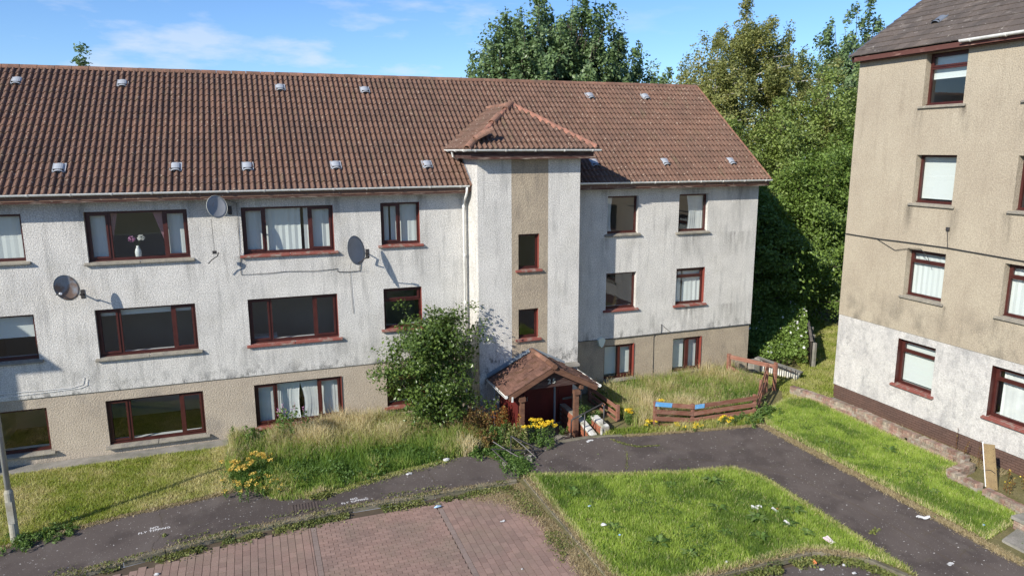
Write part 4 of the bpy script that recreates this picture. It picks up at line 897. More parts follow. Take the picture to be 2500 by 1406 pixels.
# neighbouring block out of frame on the left; its roof edge throws the shadow on the far left of the facade
b3 = thing('apartment_building', 'stepped-forward end of the block beyond the left edge of the picture', 'apartment building', (-16, -3, 0))
v = MB(); v.box((-24, -3.3, -.4), (-12.02, 6, 7.1)); v.add([(-12.02, -3.3, 7.1), (-12.02, 6, 7.1), (-12.02, 1.35, 10.4)], [(0, 1, 2)]); v.build('wall', M['white_render'], b3)
v = MB(); v.add([(-24, -3.75, 7.05), (-11.75, -3.75, 7.05), (-11.75, 1.35, 10.75), (-24, 1.35, 10.75), (-24, 6.4, 7.05), (-11.75, 6.4, 7.05)], [(0, 1, 2, 3), (3, 2, 5, 4)]); v.build('roof', M['tile'], b3)

# ------------------------------------------------------------------ low garden walls
def brick_wall(label, pts, h, courses=3, cap='brick_cap', body='brick_cap', core='mortar_pale', z0=-.06, th=.21, jit=.006):
    root = thing('brick_wall', label, 'wall', (pts[0][0], pts[0][1], 0))
    for (x0, y0), (x1, y1) in zip(pts[:-1], pts[1:]):
        d = Vector((x1-x0, y1-y0, 0)); Ld = d.length; d.normalize(); n_ = Vector((-d.y, d.x, 0)); ang = math.atan2(d.y, d.x)
        c_ = MB(); c_.beam((x0, y0, (z0+h-.07)/2), (x1, y1, (z0+h-.07)/2), th-.03, h-.07-z0); c_.build('core', M[core], root)
        k = max(1, int(Ld/.075))                         # brick-on-edge coping
        me = MB().box((-.033, -th/2, 0), (.033, th/2, .1)).mesh('coping_brick', M[cap])
        for i in range(k):
            if random.random() < .05: continue
            o = obj('coping_brick', me, root); p = Vector((x0, y0, h-.085))+d*(Ld*(i+.5)/k); o.location = (p.x, p.y, p.z+random.uniform(-jit, jit)*1.2)
            o.rotation_euler = (random.gauss(0, .03), random.gauss(0, .02), ang+random.gauss(0, .03))
        me2 = MB().box((-.105, -.012, 0), (.105, .0, .062)).mesh('brick', M[body])
        nc = int((h-.1-z0)/.073)
        for sgn in (-1, 1):
            for j in range(nc):
                for i in range(int(Ld/.22)):
                    p = Vector((x0, y0, h-.1-.073*(j+1)+.008)) + d*(.11+.22*i+(.1 if j % 2 and i < int(Ld/.22)-1 else 0)) + n_*sgn*(th/2-.012)
                    if sgn*n_.dot(CAM-p) < 0: continue
                    o = obj('brick', me2, root); o.location = p; o.rotation_euler = (0, 0, ang if sgn < 0 else ang+math.pi)
    return root
brick_wall('long low crumbling brick wall along the foot of the tall tan building', [(17.17, -2.45), (17.58, -4.9), (17.50, -7.1), (17.50, -8.75)], .26)
brick_wall('short low brick wall turning round the weedy bed beside the leaning board', [(17.35, -9.0), (16.40, -9.15), (16.36, -10.0)], .22)
brick_wall('broken end of low brick wall at the right edge of the lawn below the leaning board', [(16.34, -10.15), (16.25, -11.2)], .2)
cb = MB(); cb.box((15.45, -11.75, .22), (16.1, -11.4, .30)); cbo = thing('capped_pier', 'stubby brick pier with a pale stone cap at the right edge of the lawn', 'pier', (15.75, -11.5, 0))
bevel(cb.build('cap', M['concrete'], cbo), .012)
for j in range(3):
    for i in range(3): MB().box((15.50+.19*i, -11.70, .0+.073*j), (15.50+.19*i+.18, -11.45, .065+.073*j)).build('brick', M['brick_cap'], cbo)

# retaining wall with white coping by the steps
rw = thing('retaining_wall', 'stepped red brick retaining wall with flaking white coping beside the porch steps', 'wall', (9.0, -2.8, 0))
v = MB(); v.box((9.015, -3.42, -.5), (9.2, -1.1, -.02)); v.add([(9.015, -3.42, -.02), (9.2, -3.42, -.02), (9.2, -2.2, .2), (9.015, -2.2, .2), (9.2, -1.1, .2), (9.015, -1.1, .2), (9.2, -1.1, -.02), (9.015, -1.1, -.02)],
    [(0, 1, 2, 3), (3, 2, 4, 5), (0, 3, 5, 7), (1, 6, 4, 2)]); v.box((9.36, -3.45, -.1), (9.6, -2.72, .24)); v.build('core', M['mortar_pale'], rw)
me = MB().box((-.0, 0, 0), (.012, .213, .063)).mesh('brick', M['brick_red'])
for j in range(9):
    for i in range(11):
        y = -3.42+.225*i-(.11 if j % 2 else 0); z = -.49+.073*j
        top_ = -.02+.22*min(1, max(0, (y+3.42)/1.22))
        if z+.06 > top_ or y < -3.43 or y > -1.3: continue
        o = obj('brick', me, rw); o.location = (9.003, y, z)
for j in range(4):
    for i in range(3):
        o = obj('brick', me, rw); o.location = (9.348, -3.44+.24*i, -.08+.073*j)
cp = MB(); cp.add([(8.985, -3.46, -.03), (9.20, -3.46, -.03), (9.20, -2.2, .19), (8.985, -2.2, .19), (8.985, -3.46, .05), (9.20, -3.46, .05), (9.20, -2.2, .27), (8.985, -2.2, .27)],
    [(0, 3, 2, 1), (4, 5, 6, 7), (0, 1, 5, 4), (1, 2, 6, 5), (2, 3, 7, 6), (3, 0, 4, 7)]); bevel(cp.build('coping', M['white_paint'], rw), .012)
cp = MB(); cp.add([(9.34, -3.46, .21), (9.58, -3.46, .21), (9.58, -2.7, .26), (9.34, -2.7, .26), (9.34, -3.46, .28), (9.58, -3.46, .28), (9.58, -2.7, .33), (9.34, -2.7, .33)],
    [(0, 3, 2, 1), (4, 5, 6, 7), (0, 1, 5, 4), (1, 2, 6, 5), (2, 3, 7, 6), (3, 0, 4, 7)]); bevel(cp.build('coping', M['white_paint'], rw), .012)
v = MB(); v.box((9.325, -3.49, -.1), (9.355, -3.40, .2)); v.build('painted_corner', M['white_paint'], rw)

# handrail
hr = thing('handrail', 'brown tubular handrail sloping over the white-coped wall by the porch steps', 'handrail', (8.4, -3.35, 0))
v = MB(); v.tube([(8.40, -3.35, -.0), (8.40, -3.35, .52), (8.44, -3.35, .575), (8.83, -3.35, .71), (9.40, -3.35, .93), (9.45, -3.34, .90), (9.46, -3.33, .84)], .024, 8); v.build('rail', M['black_metal'], hr, smooth=True)
for x, z in ((8.83, .70), (9.46, .86)):
    v = MB(); v.tube([(x, -3.35, .0), (x, -3.35, z)], .022, 8); v.build('post', M['black_metal'], hr, smooth=True)

# ------------------------------------------------------------------ wooden fences
def plank(root, p, q, w_=.13, t=.022, m='fence_wood', name='rail', label=None):
    v = MB(); v.beam(p, q, t, w_); o = v.build(name, M[m], root); bevel(o, .004); o.visible_shadow = True
    if label: o['label'] = label
    return o
def fpost(root, x, y, h, w_=.09, lean=(0, 0), m='fence_wood', z0=-.1):
    v = MB(); v.beam((x, y, z0), (x+lean[0], y+lean[1], h), w_, w_, upv=(0, 1, 0)); o = v.build('post', M[m], root); bevel(o, .006); return o
f1 = thing('wooden_fence', 'broken three-board fence with faded blue patches standing along the footpath in tall grass', 'fence', (11.05, -3.6, 0))
fpost(f1, 11.07, -3.57, .86); fpost(f1, 12.33, -3.68, .66); fpost(f1, 14.62, -3.68, .68)
for k_, (za, zb, zc_) in enumerate(((.80, .58, .58), (.56, .36, .36), (.34, .15, .15))):
    plank(f1, (11.06, -3.63, za), (12.33, -3.74, zb), .135)
    plank(f1, (12.34, -3.74, zb), (14.66, -3.74, zc_), .135)
plank(f1, (11.1, -3.62, .10), (12.1, -3.71, -.02), .13)
v = MB(); v.beam((11.03, -3.649, .806), (11.58, -3.697, .711), .004, .137); v.build('paint_patch', M['blue_paint'], f1); v = MB(); v.beam((12.36, -3.757, .58), (12.70, -3.757, .58), .004, .137); v.build('paint_patch', M['blue_paint'], f1)
f2 = thing('wooden_fence', 'collapsing fence return with crossed leaning boards between the front fence and the gate posts', 'fence', (15.5, -2.9, 0))
fpost(f2, 16.42, -2.02, 1.0, .1, (.03, .02)); fpost(f2, 15.55, -2.8, .78, .08, (.02, 0))
plank(f2, (14.68, -3.74, .60), (16.35, -2.1, .92), .13); plank(f2, (14.70, -3.70, .30), (16.38, -2.08, .62), .13); plank(f2, (14.72, -3.66, .02), (16.38, -2.08, .34), .13)
plank(f2, (16.2, -2.2, -.05), (16.72, -1.75, .92), .10); plank(f2, (15.2, -3.2, -.05), (16.1, -2.4, .78), .09)
f3 = thing('wooden_fence', 'rust-red top rail on a grey post running from the main wall towards the leaning boards', 'fence', (16.3, -1.2, 0))
fpost(f3, 15.95, -.55, 1.02, .12); fpost(f3, 16.85, -1.95, 1.0, .10)
plank(f3, (15.95, -.62, .93), (16.87, -1.98, .84), .15); plank(f3, (15.95, -.62, .55), (16.50, -1.30, .1), .13)
f4 = thing('wooden_fence', 'rust-red three-board fence running back from its post to the porch', 'fence', (10.2, -1.8, 0))
fpost(f4, 10.32, -2.62, .52, .1); fpost(f4, 10.28, -.75, .5, .09)
for z in (.45, .22, -.01): plank(f4, (10.26, -.62, z+.02), (10.27, -2.60, z), .135)
plank(f4, (9.05, -1.25, .42), (9.55, -1.3, .47), .07, m='grey_wood')
for x, h in ((9.35, .72), (9.62, .70)): fpost(f4, x, -1.4, h, .06, m='grey_wood')
# back path: railing with concrete parapet, dark fence
pw = thing('parapet_wall', 'low concrete parapet wall behind the gate posts in front of the bindweed bank', 'wall', (18.3, -.6, 0))
v = MB(); v.beam((17.75, .1, .22), (18.45, -1.35, .02), .22, .5); bevel(v.build('wall', M['white_paint'], pw), .01)
v = MB(); v.beam((17.72, .15, .50), (18.5, -1.42, .26), .30, .08); bevel(v.build('coping', M['concrete'], pw), .01)
v = MB(); v.box((17.3, -.25, -.2), (17.62, .1, .5)); bevel(v.build('end_block', M['concrete'], pw), .02)
ra = thing('railing', 'small black barred railing in front of the concrete parapet', 'railing', (17.9, -.9, 0))
v = MB(); v.beam((17.55, -.3, .58), (18.15, -1.5, .34), .03, .03); v.beam((17.55, -.3, .05), (18.15, -1.5, .02), .03, .03); v.build('rail', M['black_metal'], ra)
me = MB().box((-.012, -.012, 0), (.012, .012, .42)).mesh('bar', M['black_metal'])
for i in range(9):
    t = i/8; o = obj('bar', me, ra); o.location = (17.55+.6*t, -.3-1.2*t, .12-.1*t)
df = thing('wooden_fence', 'dark close-boarded fence with concrete posts receding beside the bindweed bank', 'fence', (20.1, -.2, 0))
for i in range(14):
    x, y = 19.95+.17*i, -.25+.205*i; v = MB(); v.beam((x, y, -.05), (x, y, 1.05+random.uniform(-.03, .03)), .02, .2, upv=(.64, .77, 0)); v.build('board', M['dark_fence'], df)
for i in (0, 5, 10): fpost(df, 20.05+.17*i, -.32+.205*i, .98, .11, m='concrete')
plank(df, (19.92, -.28, 1.06), (22.2, 2.45, 1.06), .03, .10, 'grey_wood', 'capping')

# ------------------------------------------------------------------ satellite dishes
def dish(label, c_, n_, r, mount, m, group='satellite dishes on the facade', squash=1.08, rot=0, dangling=False, tall=1.15):
    root = thing('satellite_dish', label, 'satellite dish', c_, group)
    n_ = Vector(n_).normalized(); c_ = Vector(c_); zu = (Vector((0, 0, 1)) - n_*n_.z).normalized(); xu = zu.cross(n_)
    if rot: q = Matrix.Rotation(rot, 3, n_); zu = q @ zu; xu = q @ xu
    v = MB(); n, rings = 28, 5; vs = []
    for th in (0, .012):
        for k in range(rings+1):
            for i in range(n):
                a = 2*math.pi*i/n; rr = r*k/rings
                vs.append(tuple(c_ + xu*math.cos(a)*rr + zu*math.sin(a)*rr*tall + n_*(.13*r*(k/rings)**2*1.3 - th)))
    o_ = (rings+1)*n; fs = []
    for k in range(rings):
        for i in range(n):
            j = (i+1) % n; fs += [(k*n+i, k*n+j, (k+1)*n+j, (k+1)*n+i), (o_+k*n+j, o_+k*n+i, o_+(k+1)*n+i, o_+(k+1)*n+j)]
    for i in range(n): j = (i+1) % n; fs.append((rings*n+i, rings*n+j, o_+rings*n+j, o_+rings*n+i))
    v.add(vs, fs); v.build('reflector', M[m], root, smooth=True)
    v = MB(); rim = [c_ + xu*math.cos(2*math.pi*i/n)*r + zu*math.sin(2*math.pi*i/n)*r*tall + n_*(.13*r*1.3) for i in range(n+1)]; v.tube(rim, .008, 5, cap=False); v.build('rim', M['galv'], root)
    b_ = c_ - n_*.03; mt = Vector(mount); v = MB(); v.tube([b_, b_-n_*.12, Vector((mt.x, mt.y-.16, mt.z)), mt], .02, 8); v.build('mount_arm', M['black_metal'], root)
    v = MB(); v.box((mt.x-.05, -.012, mt.z-.12), (mt.x+.05, -.001, mt.z+.12)); v.build('wall_plate', M['black_metal'], root)
    if not dangling:
        e = c_ + n_*.42*r/.4 - zu*.28*r/.4; v = MB(); v.tube([c_-zu*r*tall*.9+n_*.02, c_-zu*r*.9+n_*.16, e], .013, 6); v.build('feed_arm', M['black_metal'], root)
        v = MB(); v.tube([e-n_*.0, e+n_*.07], .032, 8); v.tube([e-n_*.0, e-n_*.05], [.032, .02], 8); v.build('receiver_head', M['cable' if m == 'dish' else 'upvc_white'], root)
    return root
dish('tilted rust-stained satellite dish left of the middle three-part window', (-4.60, -.52, 4.88), (.33, -.80, .10), .345, (-4.35, -.012, 4.6), 'rusty_dish', rot=R(-62), tall=.80)
d2 = dish('small satellite dish just under the eaves between the two top left windows', (-.87, -.52, 6.83), (.42, -.85, .25), .28, (-.55, -.012, 6.7), 'dish', dangling=True, tall=1.1)
v = MB(); v.tube([(-1.02, -.55, 6.52), (-1.02, -.42, 6.0), (-1.01, -.36, 5.62)], .005, 5); v.box((-1.07, -.40, 5.55), (-.96, -.33, 5.63)); v.tube([(-.92, -.37, 5.58), (-.95, -.36, 5.48), (-1.08, -.34, 5.40), (-1.2, -.34, 5.28)], .014, 6); v.build('dangling_feed_arm', M['cable'], d2)
dish('tall oval satellite dish casting a long shadow beside the two-part window', (2.74, -.55, 5.47), (.66, -.72, .2), .37, (3.18, -.012, 5.3), 'dish', tall=1.15)

# cables, alarm
def cable(label, pts, r=.009, m='cable', name='cable'):
    v = MB(); v.tube(pts, r, 5); o = v.build(name, M[m]); return tag(o, label, 'cable')
cable('black cable looping from the small dish down and along under the top middle window', [(-.80, -.3, 6.98), (-.65, -.02, 6.99), (-.36, -.02, 6.89), (-.37, -.015, 6.1), (-.385, -.015, 4.87), (.3, -.03, 4.87), (.85, -.015, 4.89), (1.6, -.03, 4.86), (2.31, -.015, 4.88)], .007)
cable('short black cable hooked under the tall oval dish', [(2.28, -.02, 4.84), (2.30, -.02, 4.79), (2.6, -.03, 4.775), (2.93, -.02, 4.78), (2.99, -.03, 5.22)])
cable('thin black wire hanging down the wall below the tall oval dish', [(2.66, -.3, 5.1), (2.64, -.02, 4.8), (2.66, -.02, 4.1), (2.69, -.02, 3.5)], .005)
cable('upper of two white cables on the wall at the far left', [(-6.9, -.02, 2.10), (-5.6, -.015, 2.07), (-4.9, -.02, 2.06), (-4.62, -.02, 2.12), (-4.56, -.02, 2.32)], .006, 'white_cable')
cable('lower of two white cables on the wall at the far left', [(-6.9, -.02, 1.98), (-5.6, -.015, 2.0), (-4.7, -.02, 2.03), (-4.52, -.02, 2.09), (-4.48, -.02, 2.27)], .006, 'white_cable')
cable('black cable along the joint between grey and beige render right of the stair tower', [(9.9, -.02, 1.90), (11.5, -.015, 1.885), (13.38, -.02, 1.90), (15.2, -.015, 1.90), (17.2, -.02, 1.91)], .012)
cable('black cable stub sticking up from the render joint right of the stair tower', [(13.40, -.02, 1.90), (13.39, -.03, 2.24), (13.5, -.05, 2.12), (13.75, -.02, 1.93)], .01)
cable('black cable dropping straight down the beige wall between the ground floor windows', [(13.20, .02, 1.84), (13.13, .02, 1.80), (13.14, .02, .9), (13.14, .02, -.05)], .010)
X = 18.19
cable('long black cable sagging across the tall tan wall', [(X, -3.25, 5.59), (X, -4.6, 5.57), (X, -5.6, 5.585), (X, -6.9, 5.59), (X, -7.9, 5.56), (X, -9.2, 5.52), (X, -11, 5.48)], .016)
cable('loose black cable looping over the second window of the tall tan wall', [(X, -3.3, 5.60), (X, -4.5, 5.56), (X, -5.2, 5.30), (X-.02, -5.7, 5.42), (X-.03, -6.1, 5.46), (X-.04, -6.35, 5.3), (X-.03, -6.45, 5.1)], .009)
jb = thing('junction_box', 'small dark junction box on the tan wall between two windows', 'junction box', (X, -6.87, 6.1))
v = MB(); v.box((X-.02, -6.92, 6.06), (X+.03, -6.82, 6.16)); bevel(v.build('box', M['black_metal'], jb), .008)
v = MB(); v.tube([(X, -6.87, 6.06), (X, -6.90, 5.8), (X, -6.93, 5.6)], .008, 5); v.build('wire', M['cable'], jb)
al = thing('alarm_box', 'pale hexagonal alarm box beside the ground floor window right of the porch', 'alarm', (11.02, 0, 1.78))
v = MB(); hx = [(11.03+.16*sx, 1.79+sz) for sx, sz in ((-1, .10), (-.45, .19), (.45, .19), (1, .10), (.55, -.12), (0, -.20), (-.55, -.12))]
v.add([(x, .03, z) for x, z in hx]+[(11.03+(x-11.03)*.85, -.08, 1.79+(z-1.79)*.85) for x, z in hx], [tuple(range(7, 14))]+[(i, (i+1) % 7, (i+1) % 7+7, i+7) for i in range(7)]); v.build('cover', M['alarm'], al)

# vase with flowers on the sill inside the top left window
va = thing('flower_vase', 'white vase with a pink and a cream flower inside the top left window', 'vase', (-2.98, .34, 5.46))
v = MB(); pr_ = [(.055, 0), (.075, .04), (.085, .14), (.07, .22), (.035, .28), (.04, .32)]
v.tube([(-2.98, .36, 5.46+z) for r_, z in pr_], [r_ for r_, z in pr_], 12); v.build('vase', M['ceramic'], va, smooth=True)
for nm, x, z, mt in (('pink_flower', -3.12, 5.97, 'petal_pink'), ('cream_flower', -2.88, 6.0, 'petal_white')):
    C_ = RNG.normal(size=(60, 3)); C_ /= np.linalg.norm(C_, axis=1)[:, None]; C_ = C_*np.array([.08, .06, .07])+np.array([x, .36, z])
    obj(nm, qmesh(nm, *leaves(C_, .06, up=0, aspect=.8)[:2], M[mt], RNG.random(60)), va)
v = MB(); v.tube([(-2.98, .36, 5.75), (-3.1, .36, 5.95)], .006, 5); v.tube([(-2.98, .36, 5.75), (-2.9, .36, 5.98)], .006, 5); v.build('stem', M['leaf_weed'], va)

# ------------------------------------------------------------------ lamp post
lp = thing('lamp_post', 'pale grey lamp post with a thicker base at the left edge of the picture', 'lamp post', (-5.31, -4.33, 0))
v = MB(); v.tube([(-5.31, -4.33, -.05), (-5.31, -4.33, 1.15)], .088, 16); v.tube([(-5.31, -4.33, 1.15), (-5.31, -4.33, 1.22)], [.088, .06], 16); v.build('base', M['lamp_base'], lp, smooth=False)
v = MB(); v.tube([(-5.31, -4.33, 1.2), (-5.31, -4.33, 4.9), (-5.31, -4.40, 5.08), (-5.31, -4.65, 5.16)], [.058, .045, .04, .035], 14); v.build('pole', M['galv'], lp, smooth=True)
v = MB(); v.box((-5.41, -5.15, 5.12), (-5.21, -4.6, 5.22)); bevel(v.build('lantern', M['galv'], lp), .03, 2)
v = MB(); v.box((-5.37, -4.422, .45), (-5.25, -4.412, .95)); v.build('service_door', M['lamp_base'], lp)

# ------------------------------------------------------------------ small things on the ground
mh = thing('inspection_cover', 'square rusty cast iron inspection cover set in the footpath', 'manhole cover', (.72, -4.98, 0))
v = MB(); v.box((.36, -5.28, -.02), (1.10, -4.72, .006)); v.build('frame', M['cast_iron'], mh)
v = MB(); v.box((.40, -5.25, 0), (1.06, -4.75, .010)); v.build('cover', M['cast_iron'], mh)
me = MB().box((-.022, -.022, 0), (.022, .022, .012)).mesh('stud', M['cast_iron'])
for i in range(9):
    for j in range(7): o = obj('stud', me, mh); o.location = (.45+.07*i, -5.2+.067*j, .010); o.rotation_euler = (0, 0, R(45))
for s_, x, y, rz, lab in (('NO\nFLY TIPPING', -2.53, -4.80, 7, 'white stencilled NO FLY TIPPING on the footpath nearer the lamp post'), ('NO\nFLY TIPPING', 1.88, -4.98, 4, 'white stencilled NO FLY TIPPING on the footpath beside the inspection cover')):
    o = text_mesh(s_, .125, M['road_paint'], 'stencilled_sign', None, .0, .002, spacing=1.12); o.location = (x, y, .004); o.rotation_euler = (0, 0, R(rz)); o.scale = (.86, 1, 1)
    tag(o, lab, 'painted sign', 'stencilled signs on the footpath')
bo = thing('leaning_board', 'upright chipboard plank with a white edge and screw holes leaning by the plinth', 'board', (16.9, -9.85, 0))
v = MB(); v.beam((16.85, -9.95, 0), (16.95, -9.66, 1.06), .30, .022, upv=(1, 0, 0)); ob = v.build('board', M['osb'], bo)
v = MB(); v.beam((16.84, -9.80, 0.0), (16.94, -9.51, 1.06), .014, .03, upv=(1, 0, 0)); v.build('edge_strip', M['upvc_white'], bo)
v = MB()
for i in range(7):
    for s_ in (-.12, .12): p = Vector((16.85, -9.95, 0)).lerp(Vector((16.95, -9.66, 1.06)), (i+.5)/7)+Vector((-.013, s_, 0)); v.tube([p, p+Vector((-.004, 0, 0))], .009, 6)
v.build('screw_head', M['cable'], bo)['kind'] = 'stuff'
v = MB(); v.tube([(16.87, -9.98, .42), (16.87, -9.85, .46), (16.88, -9.7, .40), (16.93, -9.62, .36)], .008, 5); v.build('wire', M['cable'], bo)
def crumple(label, cat, x, y, s, m, flat=.25, z=.0, name='litter', seed=0, rz=0, n=3):
    bm = bmesh.new(); bmesh.ops.create_icosphere(bm, subdivisions=2, radius=1); rg = random.Random(seed+int(x*100))
    for v_ in bm.verts:
        k = rg.uniform(.6, 1.15); v_.co = Vector((v_.co.x*k*s[0]/2, v_.co.y*k*s[1]/2, (v_.co.z*rg.uniform(.4, 1.2)+.8)*s[2]/2))
    me = bpy.data.meshes.new(name); bm.to_mesh(me); bm.free(); me.materials.append(M[m]); o = obj(name, me); o.location = (x, y, z); o.rotation_euler = (0, 0, rz); o.scale = (.8, .8, .8); return tag(o, label, cat)
def sheet(label, cat, x, y, w_, l_, m, rz=0, z=.02, name='paper', curl=.03, pitch=0):
    v = MB(); n = 5; vs = [(w_*(i/n-.5), l_*(j/n-.5), curl*math.sin(i*1.7+j*1.1+x*9)+.004) for j in range(n+1) for i in range(n+1)]
    v.add(vs+[(a, b, c_-.003) for a, b, c_ in vs], [(j*(n+1)+i, j*(n+1)+i+1, (j+1)*(n+1)+i+1, (j+1)*(n+1)+i) for j in range(n) for i in range(n)]+[(36+j*(n+1)+i, 36+(j+1)*(n+1)+i, 36+(j+1)*(n+1)+i+1, 36+j*(n+1)+i+1) for j in range(n) for i in range(n)])
    o = v.build(name, M[m]); o.location = (x, y, z); o.rotation_euler = (pitch, 0, rz); return tag(o, label, cat)
crumple('flattened clear plastic tray lying mid path below the tall dry grass', 'litter', 3.42, -4.07, (.26, .17, .05), 'litter_white', seed=1, name='plastic_tray', rz=.4)
crumple('crumpled white bag at the grass edge left of the porch', 'litter', 4.55, -3.62, (.28, .2, .12), 'litter_white', seed=2, name='plastic_bag')
crumple('blue and white crushed bottle in the gutter weeds', 'litter', 3.72, -5.92, (.24, .11, .09), 'litter_blue', seed=3, z=-.08, name='crushed_bottle', rz=.2)
crumple('white scrap by the kerb at the bottom left', 'litter', -2.3, -6.62, (.14, .09, .06), 'litter_white', seed=4, z=-.1, name='wrapper')
sheet('flat white wrapper on the path in front of the porch steps', 'litter', 8.8, -3.75, .24, .1, 'litter_white', .3, .008, name='wrapper', curl=.01)
crumple('small blue wrapper in the triangular lawn', 'litter', 7.04, -7.36, (.12, .08, .06), 'litter_blue', seed=5, z=.05, name='wrapper')
d_ = thing('plastic_disc', 'round white plastic lid lying in the triangular lawn', 'litter', (6.96, -8.28, .05)); v = MB(); v.tube([(6.96, -8.28, .06), (6.96, -8.27, .075), (6.97, -8.26, .085)], [.075, .08, .06], 18); v.build('disc', M['litter_white'], d_); v = MB(); v.tube([(6.967, -8.263, .086), (6.968, -8.262, .09)], .03, 12); v.build('boss', M['vent'], d_)
crumple('small turquoise scrap by a dock plant in the triangular lawn', 'litter', 7.1, -8.75, (.09, .05, .04), 'litter_blue', seed=6, z=.05, name='wrapper')
sheet('torn white card in the upper right of the triangular lawn', 'litter', 10.68, -8.8, .24, .12, 'litter_white', -.3, .07, curl=.03, pitch=.5)
sheet('white folded leaflet beside an orange scrap in the triangular lawn', 'litter', 11.0, -9.05, .09, .18, 'litter_white', .5, .07, curl=.02, pitch=.6)
crumple('orange scrap beside the white leaflet in the triangular lawn', 'litter', 11.1, -9.0, (.09, .07, .05), 'litter_orange', seed=8, z=.05, name='wrapper')
sheet('small white card near the right edge of the triangular lawn', 'litter', 10.86, -9.62, .08, .17, 'litter_white', .4, .07, curl=.02, pitch=.5)
sheet('pink and white printed packet near the bottom of the triangular lawn', 'litter', 11.22, -10.50, .16, .22, 'litter_pink', .15, .06, name='packet', curl=.006, pitch=.25)
crumple('orange drink carton lying inside the kerb at the bottom of the picture', 'litter', 10.46, -10.92, (.09, .24, .09), 'litter_orange', seed=9, z=-.08, name='carton', rz=-.3)
crumple('white carton flap beside the orange drink carton', 'litter', 10.43, -11.15, (.16, .1, .05), 'litter_white', seed=10, z=-.09, name='carton')
crumple('white lump in the weeds below the triangular lawn, nearer the orange carton', 'litter', 10.95, -11.2, (.09, .09, .06), 'litter_white', seed=11, z=-.08, name='wrapper')
crumple('white paper cup lid in the weeds below the triangular lawn, nearer the picture bottom', 'litter', 10.93, -11.5, (.12, .1, .07), 'litter_white', seed=12, z=-.08, name='wrapper')
sheet('white paper scrap on the straw edge of the right footpath', 'litter', 14.02, -10.44, .3, .12, 'litter_white', -.4, .03, curl=.02)
sheet('white leaflet flat on the right footpath near the bottom', 'litter', 12.93, -12.0, .16, .08, 'litter_white', .2, .006, curl=.005)
crumple('white scrap inside the bottom kerb of the triangular lawn', 'litter', 8.65, -10.42, (.1, .07, .05), 'litter_white', seed=13, z=.04, name='wrapper', rz=.7)
crumple('turquoise cap in the right lawn at the picture edge', 'litter', 14.91, -11.2, (.09, .08, .04), 'litter_blue', seed=14, z=.06, name='wrapper')
sheet('pale scrap on the brick paving near the lawn kerb', 'litter', 4.98, -7.05, .12, .06, 'litter_white', .3, -.09, curl=.006)
crumple('small pale pebble-like scrap on the brick paving at the bottom', 'litter', 4.72, -9.0, (.07, .06, .03), 'litter_white', seed=15, z=-.1, name='wrapper')
def crack(pts, w_=.014, n=60, wob=.025, seed=1):
    rg = random.Random(seed); P = [Vector((a, b, 0)) for a, b in pts]; vs = []; k = 0; acc = 0
    for i in range(n+1):
        t = i/n*(len(P)-1); j = min(int(t), len(P)-2); c_ = P[j].lerp(P[j+1], t-j); d = (P[j+1]-P[j]).normalized(); sd_ = Vector((-d.y, d.x, 0)); acc = acc*.8+rg.uniform(-wob, wob); q = c_+sd_*acc; ww = w_*rg.uniform(.3, 1.1)/2
        vs += [(q.x+sd_.x*ww, q.y+sd_.y*ww, .0035), (q.x-sd_.x*ww, q.y-sd_.y*ww, .0035)]
    o = MB().add(vs, [(2*i, 2*i+1, 2*i+3, 2*i+2) for i in range(n)]).build('path_crack', M['joint']); return structure(o)
for i, (p, w_) in enumerate((([(10.3, -5.6), (11.8, -6.4), (12.75, -7.6), (13.0, -9.5), (13.05, -13)], .022), ([(13.1, -7.4), (13.5, -9.5), (13.6, -13)], .012), ([(13.4, -11.0), (14.2, -10.85)], .016), ([(13.3, -11.9), (14.2, -11.6)], .013),
        ([(9.5, -4.3), (9.35, -5.0), (8.75, -6.0)], .016), ([(9.6, -3.9), (9.7, -4.45), (10.6, -4.75), (11.2, -5.4)], .014), ([(-2.5, -4.0), (-2.35, -4.9), (-2.5, -5.8)], .012), ([(4.0, -3.7), (3.9, -4.4), (4.1, -5.2)], .012), ([(12.6, -4.5), (12.2, -5.4)], .01))):
    crack(p, w_, seed=i)
# tangled metal frame and rubble between the two footpaths
fr = thing('tangled_frame', 'bent black metal frame lying among rubble and weeds left of the porch entrance', 'metal frame', (6.4, -4.1, 0))
A, B_, C_, D_ = (7.22, -3.98, .05), (6.45, -3.55, .42), (5.75, -3.95, .30), (6.1, -4.95, .03)
for p, q in ((A, B_), (A, D_), (A, C_), (B_, (6.2, -4.2, .1)), (C_, D_), ((6.55, -4.05, .08), (7.05, -3.85, .12)), ((6.3, -4.45, .04), (6.95, -4.05, .1)), (B_, (6.9, -4.35, .03)), ((5.9, -3.6, .35), (6.6, -4.6, .04))):
    v = MB(); v.tube([p, tuple((Vector(p).lerp(Vector(q), .5)+Vector((0, 0, random.uniform(-.02, .04))))), q], .018, 6); v.build('bar', M['black_metal'], fr)
rub = MB()
for i in range(26):
    x, y = random.uniform(5.85, 6.75), random.uniform(-4.75, -3.75); s_ = random.uniform(.03, .10)
    rub.box((x, y, 0), (x+s_*1.4, y+s_, s_*.8), rot=Euler((random.uniform(-.4, .4), random.uniform(-.4, .4), random.uniform(0, 3))).to_matrix(), jit=.012)
tag(rub.build('rubble', M['concrete']), 'grey rubble scattered under the bent metal frame', 'rubble', kind='stuff')
# things standing in the empty flats
fd = thing('folding_table', 'pale cardboard-topped table behind the left pane of the middle window above the grass', 'table', (0, 1, 2.3)); v = MB(); v.box((-.2, .9, 2.75), (.5, 1.3, 2.8)); v.build('table_top', M['upvc_white'], fd)
for x in (-.15, .45): v = MB(); v.box((x-.02, 1.0, 1.95), (x+.02, 1.04, 2.75)); v.build('leg', M['upvc_white'], fd)

